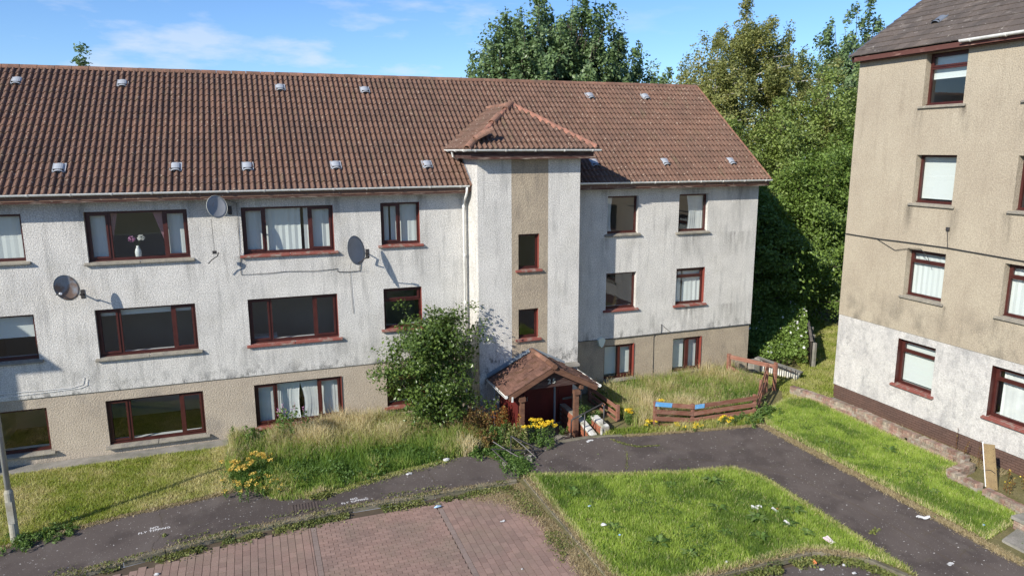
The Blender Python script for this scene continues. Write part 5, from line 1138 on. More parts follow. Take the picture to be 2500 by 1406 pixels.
# ------------------------------------------------------------------ vegetation
def tufts(name, label, x, y, h, w, lean, rnd, m, seg=1, z=0., kind='stuff', cat='grass', group=None, structure_=False):
    V, F, r = blades(np.asarray(x), np.asarray(y), z, h, w, lean, np.clip(rnd, 0, 1), seg)
    o = obj(name, qmesh(name, V, F, m, r)); o['kind'] = 'stuff'
    if label: tag(o, label, cat)
    return o
def edge_fade(x, y, poly, d):  # crude: inside after shifting in 4 directions
    return np.minimum.reduce([inpoly(x+a*d, y+b*d, poly) for a, b in ((1, 0), (-1, 0), (0, 1), (0, -1))])
# short mown lawns
for poly, nm, lab, dens in ((LAWN_T, 'lawn_grass', 'bright short grass of the triangular lawn', 3300), (LAWN_R, 'lawn_grass', 'bright grass strip beside the tall tan building', 3300)):
    x, y = sample(poly, dens); x, y = x+RNG.normal(size=len(x))*.02, y+RNG.normal(size=len(x))*.02; kk = nz(x, y, 5.5, 8.)*.6+nz(x, y, 13., 3.)*.4+RNG.random(len(x))*.25 > .42; x, y = x[kk], y[kk]; n1 = nz(x, y, 1.1, 2.); n2 = nz(x, y, 4.5, 5.)
    h = .055+.05*RNG.random(len(x))+.07*np.clip(n1-.45, 0, 1)+.04*n2; n3 = nz(x, y, 9., 1.); r_ = .30+.34*(n2-.5)+.30*(n3-.5)+.28*(RNG.random(len(x))-.5)+.45*np.clip(.40-n1, 0, 1)
    dark = (n1 > .62); r_ = np.where(dark, r_-.22, r_); r_ = np.where(RNG.random(len(x)) < .05, .9, r_)
    e = ~edge_fade(x, y, poly, .14).astype(bool); r_ = np.where(e & (RNG.random(len(x)) < .45), .92, r_)
    tufts(nm, lab, x, y, h, .017, RNG.uniform(.2, .75, len(x)), r_, M['grass'])
x, y = sample(LAWN_L, 2600); n1 = nz(x, y, .9, 9.); n2 = nz(x, y, 3.3, 4.)
tufts('lawn_grass', 'patchy cut grass with dry clippings in front of the left wing', x, y, .04+.05*RNG.random(len(x))+.03*n2, .018, RNG.uniform(.3, .95, len(x)), .55+.55*(n1-.5)+.45*(n2-.5)+.35*(RNG.random(len(x))-.5)+.25*(nz(x, y, 8., 2.)-.5), M['grass_mix'])
BACK = [(17.3, -.0), (17.0, -2.2), (16.2, -3.2), (15.2, -3.9), (18.3, -3.3), (26, 2.8), (26, 7), (21, 2.6), (19.4, -.5)]
x, y = sample(BACK, 1300); n2 = nz(x, y, 3.3, 4.)
tufts('lawn_grass', 'trampled yellowish grass between the two buildings', x, y, .06+.07*RNG.random(len(x)), .024, RNG.uniform(.3, .9, len(x)), .5+.5*(n2-.5)+.35*(RNG.random(len(x))-.5), M['grass_mix'])
# tall rough grass
TALL = [(-.95, -.2), (-1.1, -2.2), (-.75, -3.3), (.2, -4.45), (1.0, -4.55), (1.9, -4.2), (3.0, -3.85), (4.6, -3.55), (5.5, -3.5), (5.9, -3.1), (5.6, -.6), (3.4, -.15)]
def tall(poly, dens, hfun, lab, seed, m='grass_dry', w=.014, gb=.47):
    x, y = sample(poly, dens); n1 = nz(x, y, 1.2, seed); n2 = nz(x, y, 4., seed+1)
    h = hfun(x, y)*(.35+.75*RNG.random(len(x)))*(.55+.9*n1)*(.75+.5*n2); r_ = gb+1.3*(n1-.5)+.6*(n2-.5)+.5*(RNG.random(len(x))-.5)-np.where(poly is TALL, .26*np.clip((-1.9-y+2.2*(n1-.5)+1.2*(n2-.5))/.9, 0, 1), 0)
    k = RNG.random(len(x)) < (.45+.8*n2)
    o = tufts('tall_grass', lab, x[k], y[k], h[k], w, RNG.uniform(.1, .6, k.sum()), r_[k], m if not isinstance(m, str) else M[m], 2)
    return x[k], y[k], h[k]
def hT(x, y): return np.clip(.14+.17*(y+4.4), .09, .48)
tx, ty, thh = tall(TALL, 2100, hT, 'tall dry and green grass gone wild before the middle of the left wing', 3.)
PEN = [(10.55, -3.3), (10.5, -.3), (10.6, .0), (16.6, .02), (16.2, -2.1), (14.6, -3.55), (12.3, -3.6), (11.0, -3.5)]
def hP(x, y): return np.where(x < 11.2, .42, .46) + .1*nz(x, y, 2, 1)
px_, py_, ph_ = tall(PEN, 1900, hP, 'tall seeding grass inside the broken fence under the beige wall', 8., gb=.38)
FR = [(9.3, -3.55), (9.7, -3.2), (11.0, -3.45), (12.3, -3.55), (14.6, -3.55), (14.9, -4.0), (14.2, -4.42), (12.75, -4.28), (10.82, -3.95)]
tall(FR, 1700, lambda x, y: .12+.10*nz(x, y, 3, 4), 'ragged verge grass outside the broken fence', 5., 'grass_mix')
# seed heads over the tall grass
def seedheads(x, y, h, n, lab):
    i = RNG.integers(0, len(x), n); C_ = []; 
    for k in i:
        top_ = h[k]*1.12+.05; a = RNG.uniform(0, 6.28); l = RNG.uniform(0, .12)
        for t in np.linspace(0, 1, 6): C_.append((x[k]+math.cos(a)*l*(.7+t*.5), y[k]+math.sin(a)*l*(.7+t*.5), top_-.09+t*.13-(.04*t*t)))
    C_ = np.array(C_); V, F, r = leaves(C_, .034, up=0, aspect=.26); V2, F2, r2_ = blades(x[i], y[i], 0., h[i]*1.1, .006, RNG.uniform(.05, .3, n), RNG.uniform(.2, .8, n), 2)
    V, F, r = stack([(V, F, r), (V2, F2, r2_)]); o = obj('seed_heads', qmesh('seed_heads', V, F, M['straw'], r)); tag(o, lab, 'grass', kind='stuff')
k_ = ty > -2.6
seedheads(tx[k_], ty[k_], thh[k_], 2200, 'straw coloured seed heads standing over the grass before the left wing')
seedheads(px_, py_, ph_, 2200, 'pale seed heads standing over the grass inside the broken fence')
# weeds and straw along kerbs and path edges
def along(pts, n, spread):
    P = np.array(pts, float); L_ = np.linalg.norm(np.diff(P, axis=0), axis=1); c = np.concatenate([[0], np.cumsum(L_)]); t = RNG.random(n)*c[-1]
    i = np.clip(np.searchsorted(c, t)-1, 0, len(L_)-1); f = (t-c[i])/L_[i]; q = P[i]+(P[i+1]-P[i])*f[:, None]; return q[:, 0]+RNG.normal(size=n)*spread[0], q[:, 1]+RNG.normal(size=n)*spread[1], t
def weed_strip(lab, pts, n, spread, m, z, size=.05, hgt=.07, seed=1., thr=.35, name='kerb_weeds', dark=0):
    x, y, t = along(pts, n, spread); d = nz(x, y, 2.2, seed); k = d > thr; x, y = x[k], y[k]
    C_ = np.stack([x, y, z+RNG.random(len(x))*hgt], 1); V, F, r = leaves(C_, size, up=.9, aspect=.55, rnd=np.clip(.3+RNG.normal(size=len(x))*.22+.5*(nz(x, y, 3, seed+3)-.5), 0, 1))
    o = obj(name, qmesh(name, V, F, M[m], r)); return tag(o, lab, 'weeds', kind='stuff')
KS = [(-12, -7.72), (-3.77, -6.33), (-2.2, -6.02), (-.9, -5.75), (1.8, -5.5), (3.8, -5.5), (5.85, -5.55)]
weed_strip('low green weeds along the foot of the long kerb', KS, 15000, (.1, .12), 'leaf_kerb', -.115, .05, .07, 1., .36)
weed_strip('thin weeds on the footpath side of the long kerb', [(a, b+.42) for a, b in KS], 1800, (.05, .05), 'leaf_kerb', .0, .045, .05, 4., .55)
weed_strip('yellowing weeds along the kerb left of the triangular lawn', [(5.85, -5.6), (5.88, -7), (5.92, -9.5), (5.95, -11)], 6500, (.17, .1), 'leaf_kerb', -.11, .05, .07, 2., .4)
weed_strip('weeds inside the kerb at the bottom of the triangular lawn', [(7.5, -10.85), (9.0, -10.85), (10.6, -10.82), (11.3, -11.2), (11.6, -11.9)], 3800, (.1, .08), 'leaf_kerb', -.11, .06, .09, 3., .33)
weed_strip('green weeds choking the gap between the two footpaths', [(6.1, -5.05), (6.3, -4.6), (6.15, -4.1), (6.0, -3.6), (5.7, -3.4)], 5200, (.17, .15), 'leaf_weed', .0, .07, .14, 3., .3)
weed_strip('thin line of weeds growing from a crack across the right footpath', [(9.45, -3.9), (9.62, -4.3), (9.9, -4.62), (10.5, -4.75)], 340, (.025, .02), 'leaf_kerb', .0, .045, .03, 3., .2)
weed_strip('dead stems and moss in a path crack running down from the porch', [(9.6, -4.3), (9.4, -4.9), (8.9, -5.8)], 90, (.02, .02), 'leaf_kerb', .0, .035, .02, 3., .2)
weed_strip('clump of weeds beside the inspection cover', [(.95, -4.55), (1.25, -4.6)], 420, (.08, .07), 'leaf_kerb', .0, .07, .10, 1., .1)
weed_strip('yellow green sprig in the middle of the right footpath', [(12.35, -10.55), (12.6, -10.45)], 60, (.04, .03), 'leaf_kerb', .0, .06, .03, 1., .0)
weed_strip('single sprig in the footpath near the first stencil', [(-2.3, -5.25), (-2.26, -5.2)], 30, (.02, .02), 'leaf_kerb', .0, .05, .03, 1., .0)
def straw_strip(lab, pts, n, spread, z, h=.05, m='straw', w=.014):
    x, y, t = along(pts, n, spread); tufts('dead_grass', lab, x, y, h*(.6+RNG.random(len(x))), w, RNG.uniform(.6, 1.1, len(x)), RNG.random(len(x)), M[m], 1, z, cat='grass')
straw_strip('straw coloured dead grass over the edging kerb of the right footpath', [(14.28, -4.7), (14.30, -9), (14.3, -12.5)], 15000, (.07, .1), .006)
straw_strip('dead grass at the top of the right footpath below the broken fence', [(10.0, -3.8), (12.7, -4.28), (14.1, -4.45), (14.3, -4.7)], 7000, (.08, .045), .004)
straw_strip('dead grass along the kerb left of the triangular lawn', [(6.02, -5.4), (6.02, -7.5), (6.0, -11)], 15000, (.16, .1), -.10, .08)
straw_strip('dead grass spilling over the kerb onto the left edge of the triangular lawn', [(6.27, -5.3), (6.27, -7.5), (6.25, -10.2)], 5000, (.06, .1), .0, .07)
straw_strip('dead grass in the corner of the parking bay below the path gap', [(4.9, -5.75), (5.6, -5.9), (5.8, -6.8)], 8500, (.22, .17), -.11, .05)
straw_strip('dry grass fringe along the upper edge of the left footpath', [(-8, -5.15), (-4.84, -4.42), (-3.28, -3.94), (-1.7, -3.68), (-.6, -3.45), (.4, -4.3), (1.2, -4.5)], 6500, (.08, .05), .004)
straw_strip('dry cut clippings spilling over the path from the tall grass', [(.0, -4.1), (1.2, -4.45), (2.2, -4.15), (3.2, -3.85), (4.6, -3.6)], 5200, (.10, .10), .004, .06, 'grass_mix')
straw_strip('ragged grass fringe along the top of the triangular lawn', [(6.3, -5.2), (8.2, -5.92), (10.3, -6.52), (11.55, -6.72), (11.93, -7.4)], 3200, (.05, .04), .004, .09, 'grass_mix')
straw_strip('ragged grass fringe along the right side of the triangular lawn', [(11.93, -7.4), (11.96, -9.5), (11.93, -11.9)], 2600, (.04, .1), .004, .08, 'grass_mix')
weed_strip('broad green weeds growing through the rough grass of the left wing', [(-.6, -3.0), (.6, -3.3), (1.8, -3.4), (3.2, -3.2), (5.0, -2.9)], 5200, (.35, .4), 'leaf_weed', .03, .085, .26, 6., .52)
weed_strip('broad green weeds in the rough grass inside the broken fence', [(10.9, -3.0), (12.3, -3.1), (14.5, -3.0), (15.6, -1.8)], 2600, (.35, .3), 'leaf_weed', .03, .085, .30, 2., .55)
weed_strip('mossy weeds over the top of the long kerb', [(a, b+.2) for a, b in KS], 4200, (.05, .05), 'leaf_kerb', .0, .045, .03, 7., .5)
straw_strip('dead grass caught on top of the long kerb', [(a, b+.18) for a, b in KS], 6000, (.07, .06), .0, .05)
straw_strip('dry grass along the bottom kerb of the triangular lawn', [(6.5, -10.5), (7.5, -10.6), (10.6, -10.55), (11.5, -11.2)], 4200, (.05, .06), .01, .06)
straw_strip('dead grass between the low brick wall and the plinth of the tall building', [(17.75, -5.0), (17.85, -7.0), (17.85, -9.5)], 2600, (.12, .1), .0, .12)

weed_strip('clover and small broad-leaved weeds in the triangular lawn', [(7.2, -6.3), (9.0, -8.0), (10.8, -7.6), (9.2, -9.8), (7.0, -9.5)], 9000, (.5, .6), 'leaf_weed', .03, .05, .05, 4., .58)
weed_strip('small broad-leaved weeds in the grass by the tall tan building', [(15.2, -4.6), (16.0, -7.0), (15.4, -10.5)], 4200, (.5, .5), 'leaf_weed', .03, .05, .05, 6., .58)
# broad-leaved plants
def rosette(label, x, y, r, n=16, m='leaf_weed', group=None, h=.12):
    pts, F = [], []; V = []
    for i in range(n):
        a = 2*math.pi*i/n*1.618*3+random.uniform(-.3, .3); l = r*random.uniform(.6, 1.1); w_ = l*.16; el = random.uniform(.25, .9)
        d = np.array([math.cos(a), math.sin(a), 0]); s_ = np.array([-math.sin(a), math.cos(a), 0]); o = np.array([x, y, .02]); b = len(V)
        m1 = o+d*l*.5+np.array([0, 0, l*el*.55]); t = o+d*l+np.array([0, 0, l*el*.45])
        V += [o, m1-s_*w_, t, m1+s_*w_, ]; F.append((b, b+1, b+2, b+3))
    o = obj('dock_plant', qmesh('dock_plant', np.array(V), np.array(F), M[m], RNG.random(n))); return tag(o, label, 'weed', group)
dk = [(9.44, -7.12, .22, 'small dock plant at the top of the triangular lawn, left of the big dark one'), (10.54, -7.25, .34, 'big dark dock plant near the top of the triangular lawn'), (7.12, -8.42, .24, 'dock plant right beside the round white plastic lid'),
  (7.75, -9.3, .3, 'dock plant low down in the left half of the triangular lawn'), (8.88, -9.0, .2, 'small dock in the middle of the triangular lawn'), (9.3, -9.45, .2, 'small dock nearer the camera than the middle of the triangular lawn'),
  (10.35, -9.25, .36, 'largest dock plant, in the centre of the litter in the triangular lawn'), (11.05, -8.75, .26, 'dock plant just behind the orange scrap in the triangular lawn'), (11.4, -9.2, .3, 'dock plant right of the white leaflet near the footpath'),
  (9.84, -8.5, .26, 'dock plant left of the torn white card in the triangular lawn'), (11.0, -10.1, .2, 'small dock behind the pink printed packet'), (8.1, -9.9, .25, 'lowest dock plant in the left part of the triangular lawn'),
  (10.9, -9.65, .24, 'dock plant touching the small white card at the right of the lawn'), (7.0, -6.6, .26, 'dark leafy dock in the deep green patch at the upper left of the triangular lawn'), (9.9, -9.9, .26, 'dock plant between the centre of the lawn and its bottom kerb')]
for x, y, r, l_ in dk: rosette(l_, x, y, r, 18, group='dock plants in the triangular lawn')
for x, y, r, l_ in ((14.9, -7.3, .2, 'small broad-leaved weed by the straw edge half way along the right lawn'), (15.6, -8.5, .22, 'broad-leaved weed in the middle of the right lawn'), (16.3, -7.4, .24, 'broad-leaved weed near the low wall in the right lawn'),
  (15.3, -9.6, .2, 'broad-leaved weed low in the right lawn level with the leaning board'), (15.0, -6.4, .2, 'broad-leaved weed near the top of the straw edge of the right lawn')): rosette(l_, x, y, r, 14, group='broad-leaved weeds in the right lawn')
def stalks(name, label, cat, pts, hmin, hmax, mleaf, mflower=None, nst=8, spread=.15, leaf=.06, fl=.035, nfl=26, group=None, per=34, z0=0., flr=.07, spike=False):
    """upright leafy stems, optional flower clusters on top; one plant clump per thing"""
    for (x, y) in pts:
        root = thing(name, label, cat, (x, y, z0), group)
        SV = MB(); LC, FC = [], []
        for s_ in range(nst):
            bx, by = x+random.gauss(0, spread), y+random.gauss(0, spread); h = random.uniform(hmin, hmax); tx_, ty_ = bx+random.gauss(0, .07*h), by+random.gauss(0, .07*h)
            SV.tube([(bx, by, z0), ((bx+tx_)/2, (by+ty_)/2, z0+h*.5), (tx_, ty_, z0+h)], [.007, .006, .004], 4, cap=False)
            for k in range(per):
                t = random.uniform(.08, .97)**.8; a = random.uniform(0, 6.28); l = leaf*random.uniform(.3, 1.2)*(1.3-t*.7); LC.append((bx+(tx_-bx)*t+math.cos(a)*l, by+(ty_-by)*t+math.sin(a)*l, z0+h*t))
            if mflower:
                for k in range(nfl):
                    if spike: FC.append((tx_+random.gauss(0, .015), ty_+random.gauss(0, .015), z0+h*(.8+.28*random.random())))
                    else: a = random.uniform(0, 6.28); l = flr*math.sqrt(random.random()); FC.append((tx_+math.cos(a)*l, ty_+math.sin(a)*l, z0+h+random.uniform(-.02, .03)))
        V, F, r = leaves(np.array(LC), leaf, up=.5, aspect=.42); tag(obj('leaves', qmesh('leaves', V, F, M[mleaf], r), root), kind='stuff')
        tag(SV.build('stems', M[mleaf], root), kind='stuff')
        if mflower: V, F, r = leaves(np.array(FC), fl, up=1.2, aspect=.9); tag(obj('flowers', qmesh('flowers', V, F, M[mflower], r), root), kind='stuff')
ST_ = stalks
ST_('ragwort', 'big clump of bright yellow ragwort right in front of the porch opening', 'flower', [(7.42, -3.2)], .42, .62, 'leaf_weed', 'petal_yellow', 16, .20, .06, .045, 46, flr=.085)
ST_('ragwort', 'ochre yellow ragwort at the left end of the tall grass', 'flower', [(-.72, -3.0)], .4, .55, 'leaf_weed', 'petal_ochre', 16, .17, .06, .036, 34)
ST_('ragwort', 'ochre yellow ragwort inside the left end of the tall grass', 'flower', [(-.15, -2.75)], .4, .6, 'leaf_weed', 'petal_ochre', 13, .16, .06, .036, 30)
ST_('ragwort', 'browning ragwort overhanging the footpath below the tall grass', 'flower', [(-.62, -3.75)], .15, .42, 'leaf_weed', 'petal_ochre', 16, .22, .06, .034, 22)
ST_('ragwort', 'low browning ragwort at the path edge left of the inspection cover', 'flower', [(-.1, -3.9)], .12, .32, 'leaf_weed', 'petal_ochre', 14, .2, .06, .03, 14)
ST_('ragwort', 'yellow ragwort just right of the post of the porch fence', 'flower', [(10.45, -3.05)], .4, .5, 'leaf_weed', 'petal_yellow', 6, .08, .06, .04, 34)
ST_('ragwort', 'low yellow ragwort between the porch fence and the front fence', 'flower', [(10.85, -3.6)], .2, .3, 'leaf_weed', 'petal_yellow', 6, .08, .05, .036, 26)
ST_('ragwort', 'small yellow ragwort under the left bay of the front fence', 'flower', [(11.75, -3.95)], .12, .2, 'leaf_weed', 'petal_yellow', 4, .06, .05, .034, 22)
ST_('ragwort', 'small yellow ragwort under the bend of the front fence', 'flower', [(12.2, -4.05)], .08, .16, 'leaf_weed', 'petal_yellow', 5, .09, .05, .034, 20)
ST_('ragwort', 'yellow ragwort before the right bay of the front fence', 'flower', [(13.15, -4.1)], .15, .34, 'leaf_weed', 'petal_yellow', 9, .13, .06, .036, 24)
ST_('ragwort', 'yellow ragwort behind the blue patch of the front fence', 'flower', [(11.5, -3.3)], .75, .85, 'leaf_weed', 'petal_yellow', 3, .06, .05, .036, 24)
ST_('willowherb', 'pink-tipped willowherb in front of the net-curtained ground floor window', 'flower', [(.62, -.75)], .7, 1.15, 'leaf_weed', 'petal_pink', 9, .2, .10, .03, 16, per=60, spike=True)
ST_('willowherb', 'leafy willowherb left of the net-curtained ground floor window', 'flower', [(-.45, -.7)], .35, .55, 'leaf_weed', None, 9, .2, .09, per=50)
ST_('willowherb', 'tall thin willowherb spike against the pinkish wall', 'flower', [(-.95, -.45)], .5, .75, 'leaf_weed', None, 3, .05, .06, per=40)
ST_('dried_dock', 'rust-brown seeding dock at the left of the weeds by the porch', 'weed', [(5.55, -2.3)], .5, .9, 'leaf_brown', None, 14, .22, .07, per=60)
ST_('dried_dock', 'rust-brown seeding dock in the middle of the weeds by the porch', 'weed', [(6.05, -2.2)], .6, 1.05, 'leaf_brown', None, 14, .2, .07, per=60)
ST_('dried_dock', 'orange seeding dock against the dark red porch side', 'weed', [(6.52, -2.35)], .6, .95, 'leaf_orange', None, 14, .2, .07, per=55)
ST_('dried_dock', 'low brown and green weeds nearest the path left of the porch', 'weed', [(5.75, -3.1)], .25, .6, 'leaf_brown', None, 18, .25, .07, per=45)
ST_('nettle_clump', 'green nettles below the orange docks beside the porch', 'weed', [(6.3, -2.95)], .3, .7, 'leaf_weed', None, 20, .24, .08, per=50)
ST_('nettle_clump', 'yellow green nettles between the docks and the ragwort by the porch', 'weed', [(6.72, -3.25)], .35, .62, 'leaf_kerb', None, 20, .17, .08, per=50)
ST_('nettle_clump', 'dark green weeds under the bright ragwort at the porch step', 'weed', [(7.25, -3.45)], .15, .4, 'leaf_weed', None, 18, .22, .08, per=45)
ST_('nettle_clump', 'low green weeds at the path edge left of the bent frame', 'weed', [(5.35, -3.35)], .1, .3, 'leaf_weed', None, 22, .25, .09, per=30)
ST_('nettle_clump', 'green weeds growing behind the white coping by the steps', 'weed', [(9.32, -2.3)], .2, .6, 'leaf_weed', None, 22, .2, .08, per=50)
ST_('nettle_clump', 'small green weed beside the post on the porch floor', 'weed', [(8.72, -2.1)], .1, .3, 'leaf_weed', None, 8, .08, .06, per=30, z0=-.45)
ST_('nettle_clump', 'lime green leafy weed behind the porch fence', 'weed', [(10.75, -1.2)], .3, .5, 'leaf_kerb', None, 14, .2, .11, per=40)
ST_('nettle_clump', 'dark green nettles at the foot of the collapsing fence return', 'weed', [(14.85, -3.85)], .15, .38, 'leaf_weed', None, 18, .25, .08, per=40)
ST_('nettle_clump', 'green weeds against the right end of the front fence', 'weed', [(13.9, -4.05)], .1, .3, 'leaf_weed', None, 18, .28, .08, per=36)
ST_('nettle_clump', 'dark weeds round the foot of the lamp post', 'weed', [(-5.05, -4.55)], .08, .22, 'leaf_weed', None, 26, .22, .08, per=26)
ST_('nettle_clump', 'low green weeds on the path edge just right of the lamp post', 'weed', [(-4.5, -4.35)], .06, .16, 'leaf_weed', None, 20, .2, .08, per=26)
ST_('bed_weeds', 'straggly dry weeds in the bed behind the leaning board', 'weed', [(17.4, -10.3)], .2, .5, 'leaf_brown', 'petal_yellow', 12, .25, .06, .03, 3, per=26)
ST_('bed_weeds', 'thin dead stems against the brown plinth', 'weed', [(17.95, -8.6)], .4, .7, 'leaf_brown', None, 7, .25, .04, per=16)

# ------------------------------------------------------------------ trees and bushes
def tree(name, label, cat, x, y, h, r, base, nl, leaf, m, style='round', bark='bark', z0=0., group=None, seed=0, ncl=None, rc=.5, tr_=.16, squash=1., trunkh=.85):
    rg = np.random.default_rng(seed+11); root = thing(name, label, cat, (x, y, z0), group)
    B = MB(); lean = rg.normal(size=2)*.02*h
    B.tube([(x, y, z0-.1), (x+lean[0]*.5, y+lean[1]*.5, z0+h*.45), (x+lean[0], y+lean[1], z0+h*trunkh)], [tr_, tr_*.65, tr_*.18], 8, cap=False)
    nlimb = {'round': 34, 'poplar': 30, 'birch': 30, 'bush': 30, 'hedge': 34}[style]; K = []; W = []
    for i in range(nlimb):
        t = (i+rg.random())/nlimb; zb = base+(h*trunkh-base)*t**.9*.92; a = i*2.4+rg.normal()*.4
        if style == 'poplar': env = r*(.55+.45*math.sin(math.pi*min(1, t*1.1+.12)))*(1-t*.55); rise = 1.9+rg.random()*.9; L_ = env
        elif style == 'birch': env = r*(math.sin(math.pi*(.20+.74*t))**.8); rise = .30; L_ = env
        elif style == 'hedge': env = r*(1-.55*max(0, t-.45)/.55)*(.8+.3*rg.random()); rise = .25; L_ = env
        elif style == 'bush': env = r*(1.05-.25*(1-t)-.72*t**1.6)*rg.uniform(.6, 1.28); rise = .95; L_ = env
        else: env = r*(math.sin(math.pi*(.15+.80*t))**.65); rise = .5; L_ = env
        L_ *= rg.uniform(.72, 1.12); p0 = np.array([x+lean[0]*zb/h, y+lean[1]*zb/h, z0+zb]); d = np.array([math.cos(a), math.sin(a)*squash, rise]);
        hz = L_; p1 = p0+np.array([d[0]*hz*.55, d[1]*hz*.55, rise*hz*.40]); p2 = p0+np.array([d[0]*hz, d[1]*hz, rise*hz*(.80 if style != 'birch' else .55)])
        p2[2] = min(p2[2], z0+h)
        B.tube([tuple(p0), tuple(p1), tuple(p2)], [tr_*.36*(1-t*.6), tr_*.2*(1-t*.6), .012], 5, cap=False)
        ns = 13 if style != 'poplar' else 16
        for k in range(ns):
            u = .22+.80*(k+rg.random())/ns; q = p0*(1-u)**2+2*p1*u*(1-u)+p2*u*u if u < 1 else p2
            j = rg.normal(size=3)*np.array([rc, rc, rc*.6])*(.55+.5*u)*(1.1 if style != 'poplar' else .75)
            c_ = q+j
            if style == 'birch':
                for s_ in range(3): K.append(c_+np.array([0, 0, -.30*s_*(.4+u)])+rg.normal(size=3)*.16); W.append(.55)
            elif style == 'poplar':
                K.append(c_); W.append(1.); 
                if u > .7: K.append(c_+np.array([0, 0, rg.uniform(.2, .9)])); W.append(.4)
            else: K.append(c_); W.append(1.)
    if style == 'poplar':
        K, W = [], []
        for i in range(15):
            a = i*2.4; q = r*math.sqrt((i+.3)/15); lx, ly = x+math.cos(a)*q, y+math.sin(a)*q*.8; lh = h*(1-.13*(q/r)**1.5)*rg.uniform(.90, 1.0)
            B.tube([(x, y, z0+base*.6), ((x+lx)/2, (y+ly)/2, z0+base+1), (lx, ly, z0+lh)], [tr_*.4, tr_*.3, .012], 5, cap=False)
            for k in range(46):
                u = rg.random(); zz = base*.8+(lh-base*.8)*u; f_ = min(1, (lh-zz)/3.2)**.8; ww = rc*(.20+1.5*f_**1.2)
                K.append(np.array([lx+(lx-x)*(u-.6)*.25, ly, z0+zz])+rg.normal(size=3)*np.array([ww, ww, .15])); W.append(.25+f_)
    # leader
    for k in range(12): K.append(np.array([x+lean[0], y+lean[1], z0+h*trunkh+(h*(1-trunkh))*k/11])+rg.normal(size=3)*rc*.35*(1-k/13)); W.append(.5)
    K = np.array(K); W = np.array(W)*rg.uniform(.45, 1.5, len(K)); W /= W.sum(); ci = rg.choice(len(K), nl, p=W)
    sc = np.array([1., 1., .62])*rc if style != 'birch' else np.array([.75, .75, .85])*rc*.8
    if style == 'poplar': sc = np.array([.45, .45, .8])*rc
    off = rg.normal(size=(nl, 3)); off /= (np.linalg.norm(off, axis=1)[:, None]+1e-9); off *= (rg.random(nl)**.55)[:, None]; C_ = K[ci]+off*sc
    C_ = C_[C_[:, 2] > z0+.02]; ctr = np.array([x, y, z0+base+(h-base)*.45]); nrm = C_-ctr; nrm /= np.linalg.norm(nrm, axis=1)[:, None]+1e-9
    crnd = rg.random(len(K))[ci][:len(C_)]; rr = np.clip(.5*rg.random(len(C_))+.38*crnd+.06, 0, 1)
    V, F, r_ = leaves(C_, leaf, nrm=nrm*.8, up=.45, aspect=.62, rnd=rr)
    B.build('trunk', M[bark], root); obj('crown', qmesh('crown', V, F, M[m], r_), root); return root
# bush in front of the facade
tree('young_tree', 'dense young tree with glossy leaves growing against the wall left of the porch', 'tree', 4.74, -1.72, 3.8, 1.8, .12, 20000, .10, 'leaf_bush', 'bush', seed=6, rc=.36, tr_=.06, trunkh=.90, squash=.72)
# poplars behind the roof
pg = 'poplars rising behind the roof right of the stair tower'
tree('poplar_tree', 'tall dark poplar with the highest pointed tops behind the roof ridge', 'tree', 15.9, 14.5, 17.0, 3.0, 6, 60000, .21, 'leaf_poplar', 'poplar', seed=2, rc=.68, tr_=.25)
tree('poplar_tree', 'dark poplar forming the left shoulder of the poplar group behind the ridge', 'tree', 13.9, 14.0, 16.6, 2.7, 6, 52000, .20, 'leaf_poplar', 'poplar', seed=3, rc=.62, tr_=.2)
tree('poplar_tree', 'dark poplar forming the right shoulder of the poplar group behind the ridge', 'tree', 17.7, 15.0, 16.0, 2.7, 6, 50000, .21, 'leaf_poplar', 'poplar', seed=4, rc=.64, tr_=.2)
tree('poplar_tree', 'low broad poplar at the left foot of the poplar group', 'tree', 12.4, 13.6, 14.2, 1.9, 6, 34000, .19, 'leaf_poplar', 'poplar', seed=5, rc=.6)
tree('poplar_tree', 'low broad tree at the right foot of the poplar group', 'tree', 19.2, 15.2, 14.4, 2.2, 6, 24000, .20, 'leaf_poplar', 'round', seed=6, rc=.6)
tree('broadleaf_tree', 'bright green low treetop peeping over the ridge right of the poplars', 'tree', 21.0, 15.4, 13.4, 2.2, 6, 20000, .18, 'leaf_deep', 'round', seed=7, rc=.5)
tree('broadleaf_tree', 'small pale treetop just over the right end of the ridge', 'tree', 23.4, 17.5, 13.3, 2.4, 6, 16000, .17, 'leaf_wood', 'round', seed=8, rc=.5)
tree('broadleaf_tree', 'lone treetop peeping over the ridge at the far left', 'tree', -8.1, 25.0, 13.9, 2.6, 8, 30000, .21, 'leaf_poplar', 'hedge', seed=9, rc=.45)
# birch group
tree('birch_tree', 'tall yellowish birch with drooping twigs and a pointed top', 'tree', 27.2, 14.0, 16.6, 4.6, 5, 70000, .145, 'leaf_birch', 'birch', 'birch_bark', seed=10, rc=.62, tr_=.2, trunkh=.96)
tree('birch_tree', 'shorter birch hanging over the gable end left of the tall birch', 'tree', 24.4, 12.8, 14.0, 3.0, 4, 34000, .14, 'leaf_birch', 'birch', 'birch_bark', seed=11, rc=.6, tr_=.16, trunkh=.95)
tree('birch_tree', 'birch forming the right shoulder of the birch group', 'tree', 30.4, 14.6, 14.8, 3.2, 4, 34000, .145, 'leaf_birch', 'birch', 'birch_bark', seed=12, rc=.6, tr_=.16, trunkh=.95)
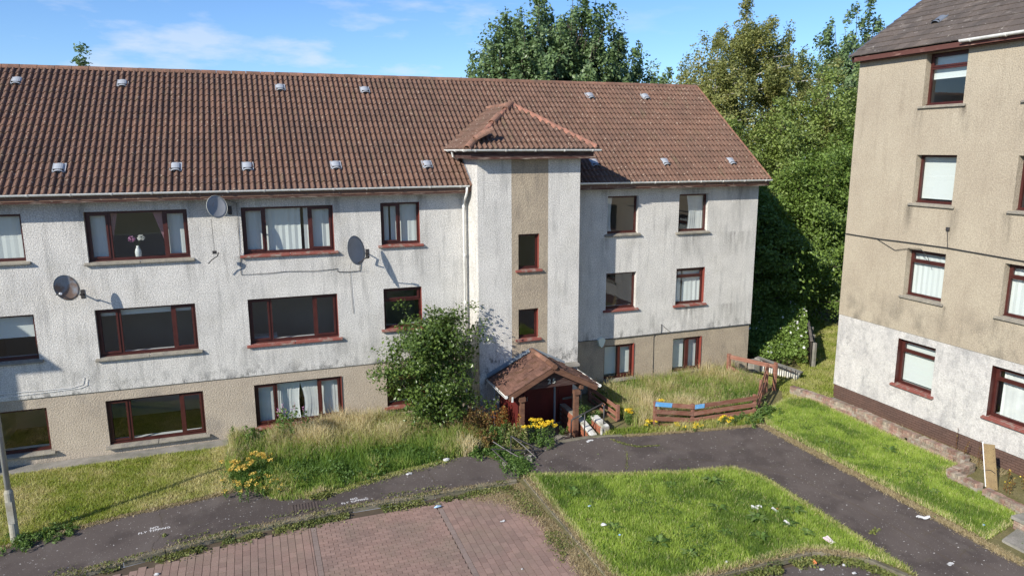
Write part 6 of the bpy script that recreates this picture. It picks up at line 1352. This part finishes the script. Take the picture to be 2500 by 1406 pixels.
# wood between the buildings
wd = [(22.2, 8.2, 9.6, 2.7, 'leaf_wood'), (26.0, 9.5, 10.8, 2.9, 'leaf_wood'), (29.6, 10.5, 12.4, 2.8, 'leaf_wood'), (33.5, 12.0, 13.0, 3.2, 'leaf_wood'), (24.8, 5.6, 8.0, 2.4, 'leaf_deep'), (28.2, 6.6, 9.2, 2.6, 'leaf_deep'),
      (21.2, 4.9, 6.6, 2.1, 'leaf_deep'), (31.5, 7.8, 11.2, 2.8, 'leaf_wood'), (20.0, 9.0, 8.0, 2.6, 'leaf_deep'), (18.9, 5.6, 5.8, 1.7, 'leaf_deep')]
labs = ['broad tree right behind the gable end below the birches', 'light green tree under the tall birch', 'light green tree at the foot of the right hand birch', 'tallest broadleaf tree against the sky beside the tan building',
        'deep green tree whose face catches the sun half way down the gap', 'deep green tree close against the edge of the tan building', 'dark tree in the shadow of the gable end', 'light green tree rising next to the tan building corner',
        'dark tree hidden in shade behind the gable', 'low dark tree in full shade beside the gable wall']
for i, ((x, y, h, r, m), l_) in enumerate(zip(wd, labs)):
    tree('broadleaf_tree', l_, 'tree', x, y, h, r, .4, 27000 if i not in (8, 9) else 12000, .155 if m == 'leaf_wood' else .145, m, 'hedge', seed=20+i, rc=.62, tr_=.14, trunkh=.93)
tree('broadleaf_tree', 'small pointed treetop rising behind the corner of the grey roof', 'tree', 38.3, 16.5, 17.9, 2.9, 8, 46000, .22, 'leaf_poplar', 'poplar', seed=40, rc=.72)
# bindweed bank with white flowers
def mound(label, x0, x1, y0, y1, n, hf, m, nfl=0, leaf=.10):
    x = RNG.uniform(x0, x1, n); y = RNG.uniform(y0, y1, n); h = hf(x, y); k = h > .02; x, y, h = x[k], y[k], h[k]; t = RNG.random(len(x))**.35
    C_ = np.stack([x, y, h*t+RNG.normal(size=len(x))*.05], 1); V, F, r = leaves(C_, leaf, up=.9, aspect=.8, rnd=np.clip(.25+.5*RNG.random(len(x))+.3*(t-.5), 0, 1))
    root = thing('bindweed_bank', label, 'shrub', ((x0+x1)/2, (y0+y1)/2, 0)); obj('leaves', qmesh('leaves', V, F, M[m], r), root)
    if nfl: i = RNG.integers(0, len(x), nfl); C_ = np.stack([x[i], y[i], h[i]+.04], 1); V, F, r = leaves(C_, .10, up=1.5, aspect=.95); tag(obj('flowers', qmesh('flowers', V, F, M['petal_white'], r), root), kind='stuff')
    return root
mound('leafy bank of bindweed dotted with white flowers beside the dark fence', 18.2, 24.5, -.6, 6.5, 30000,
      lambda x, y: np.where((y > .1-(x-18.2)*.35) & (x < 19.75+(y+.35)*.83), np.clip(.40+.20*(x-18.2)+.13*(y)+.25*nz(x, y, 1.6, 3.), 0, 1.5), 0), 'leaf_deep', 130)
mound('shaded undergrowth along the gable wall behind the parapet', 17.4, 20.5, 1.5, 8, 9000, lambda x, y: .5+.35*nz(x, y, 1.8, 1.)+.12*(x-17.4), 'leaf_deep')
mound('dark bush at the back of the grass strip beside the tan building', 22.2, 26.0, 2.2, 5.4, 9000, lambda x, y: np.where(x < 20.6+(y+1.2)*1.05, 0, np.clip(.3+.5*(y-2.2-(x-22.2)*.5), 0, 1.6)), 'leaf_deep')
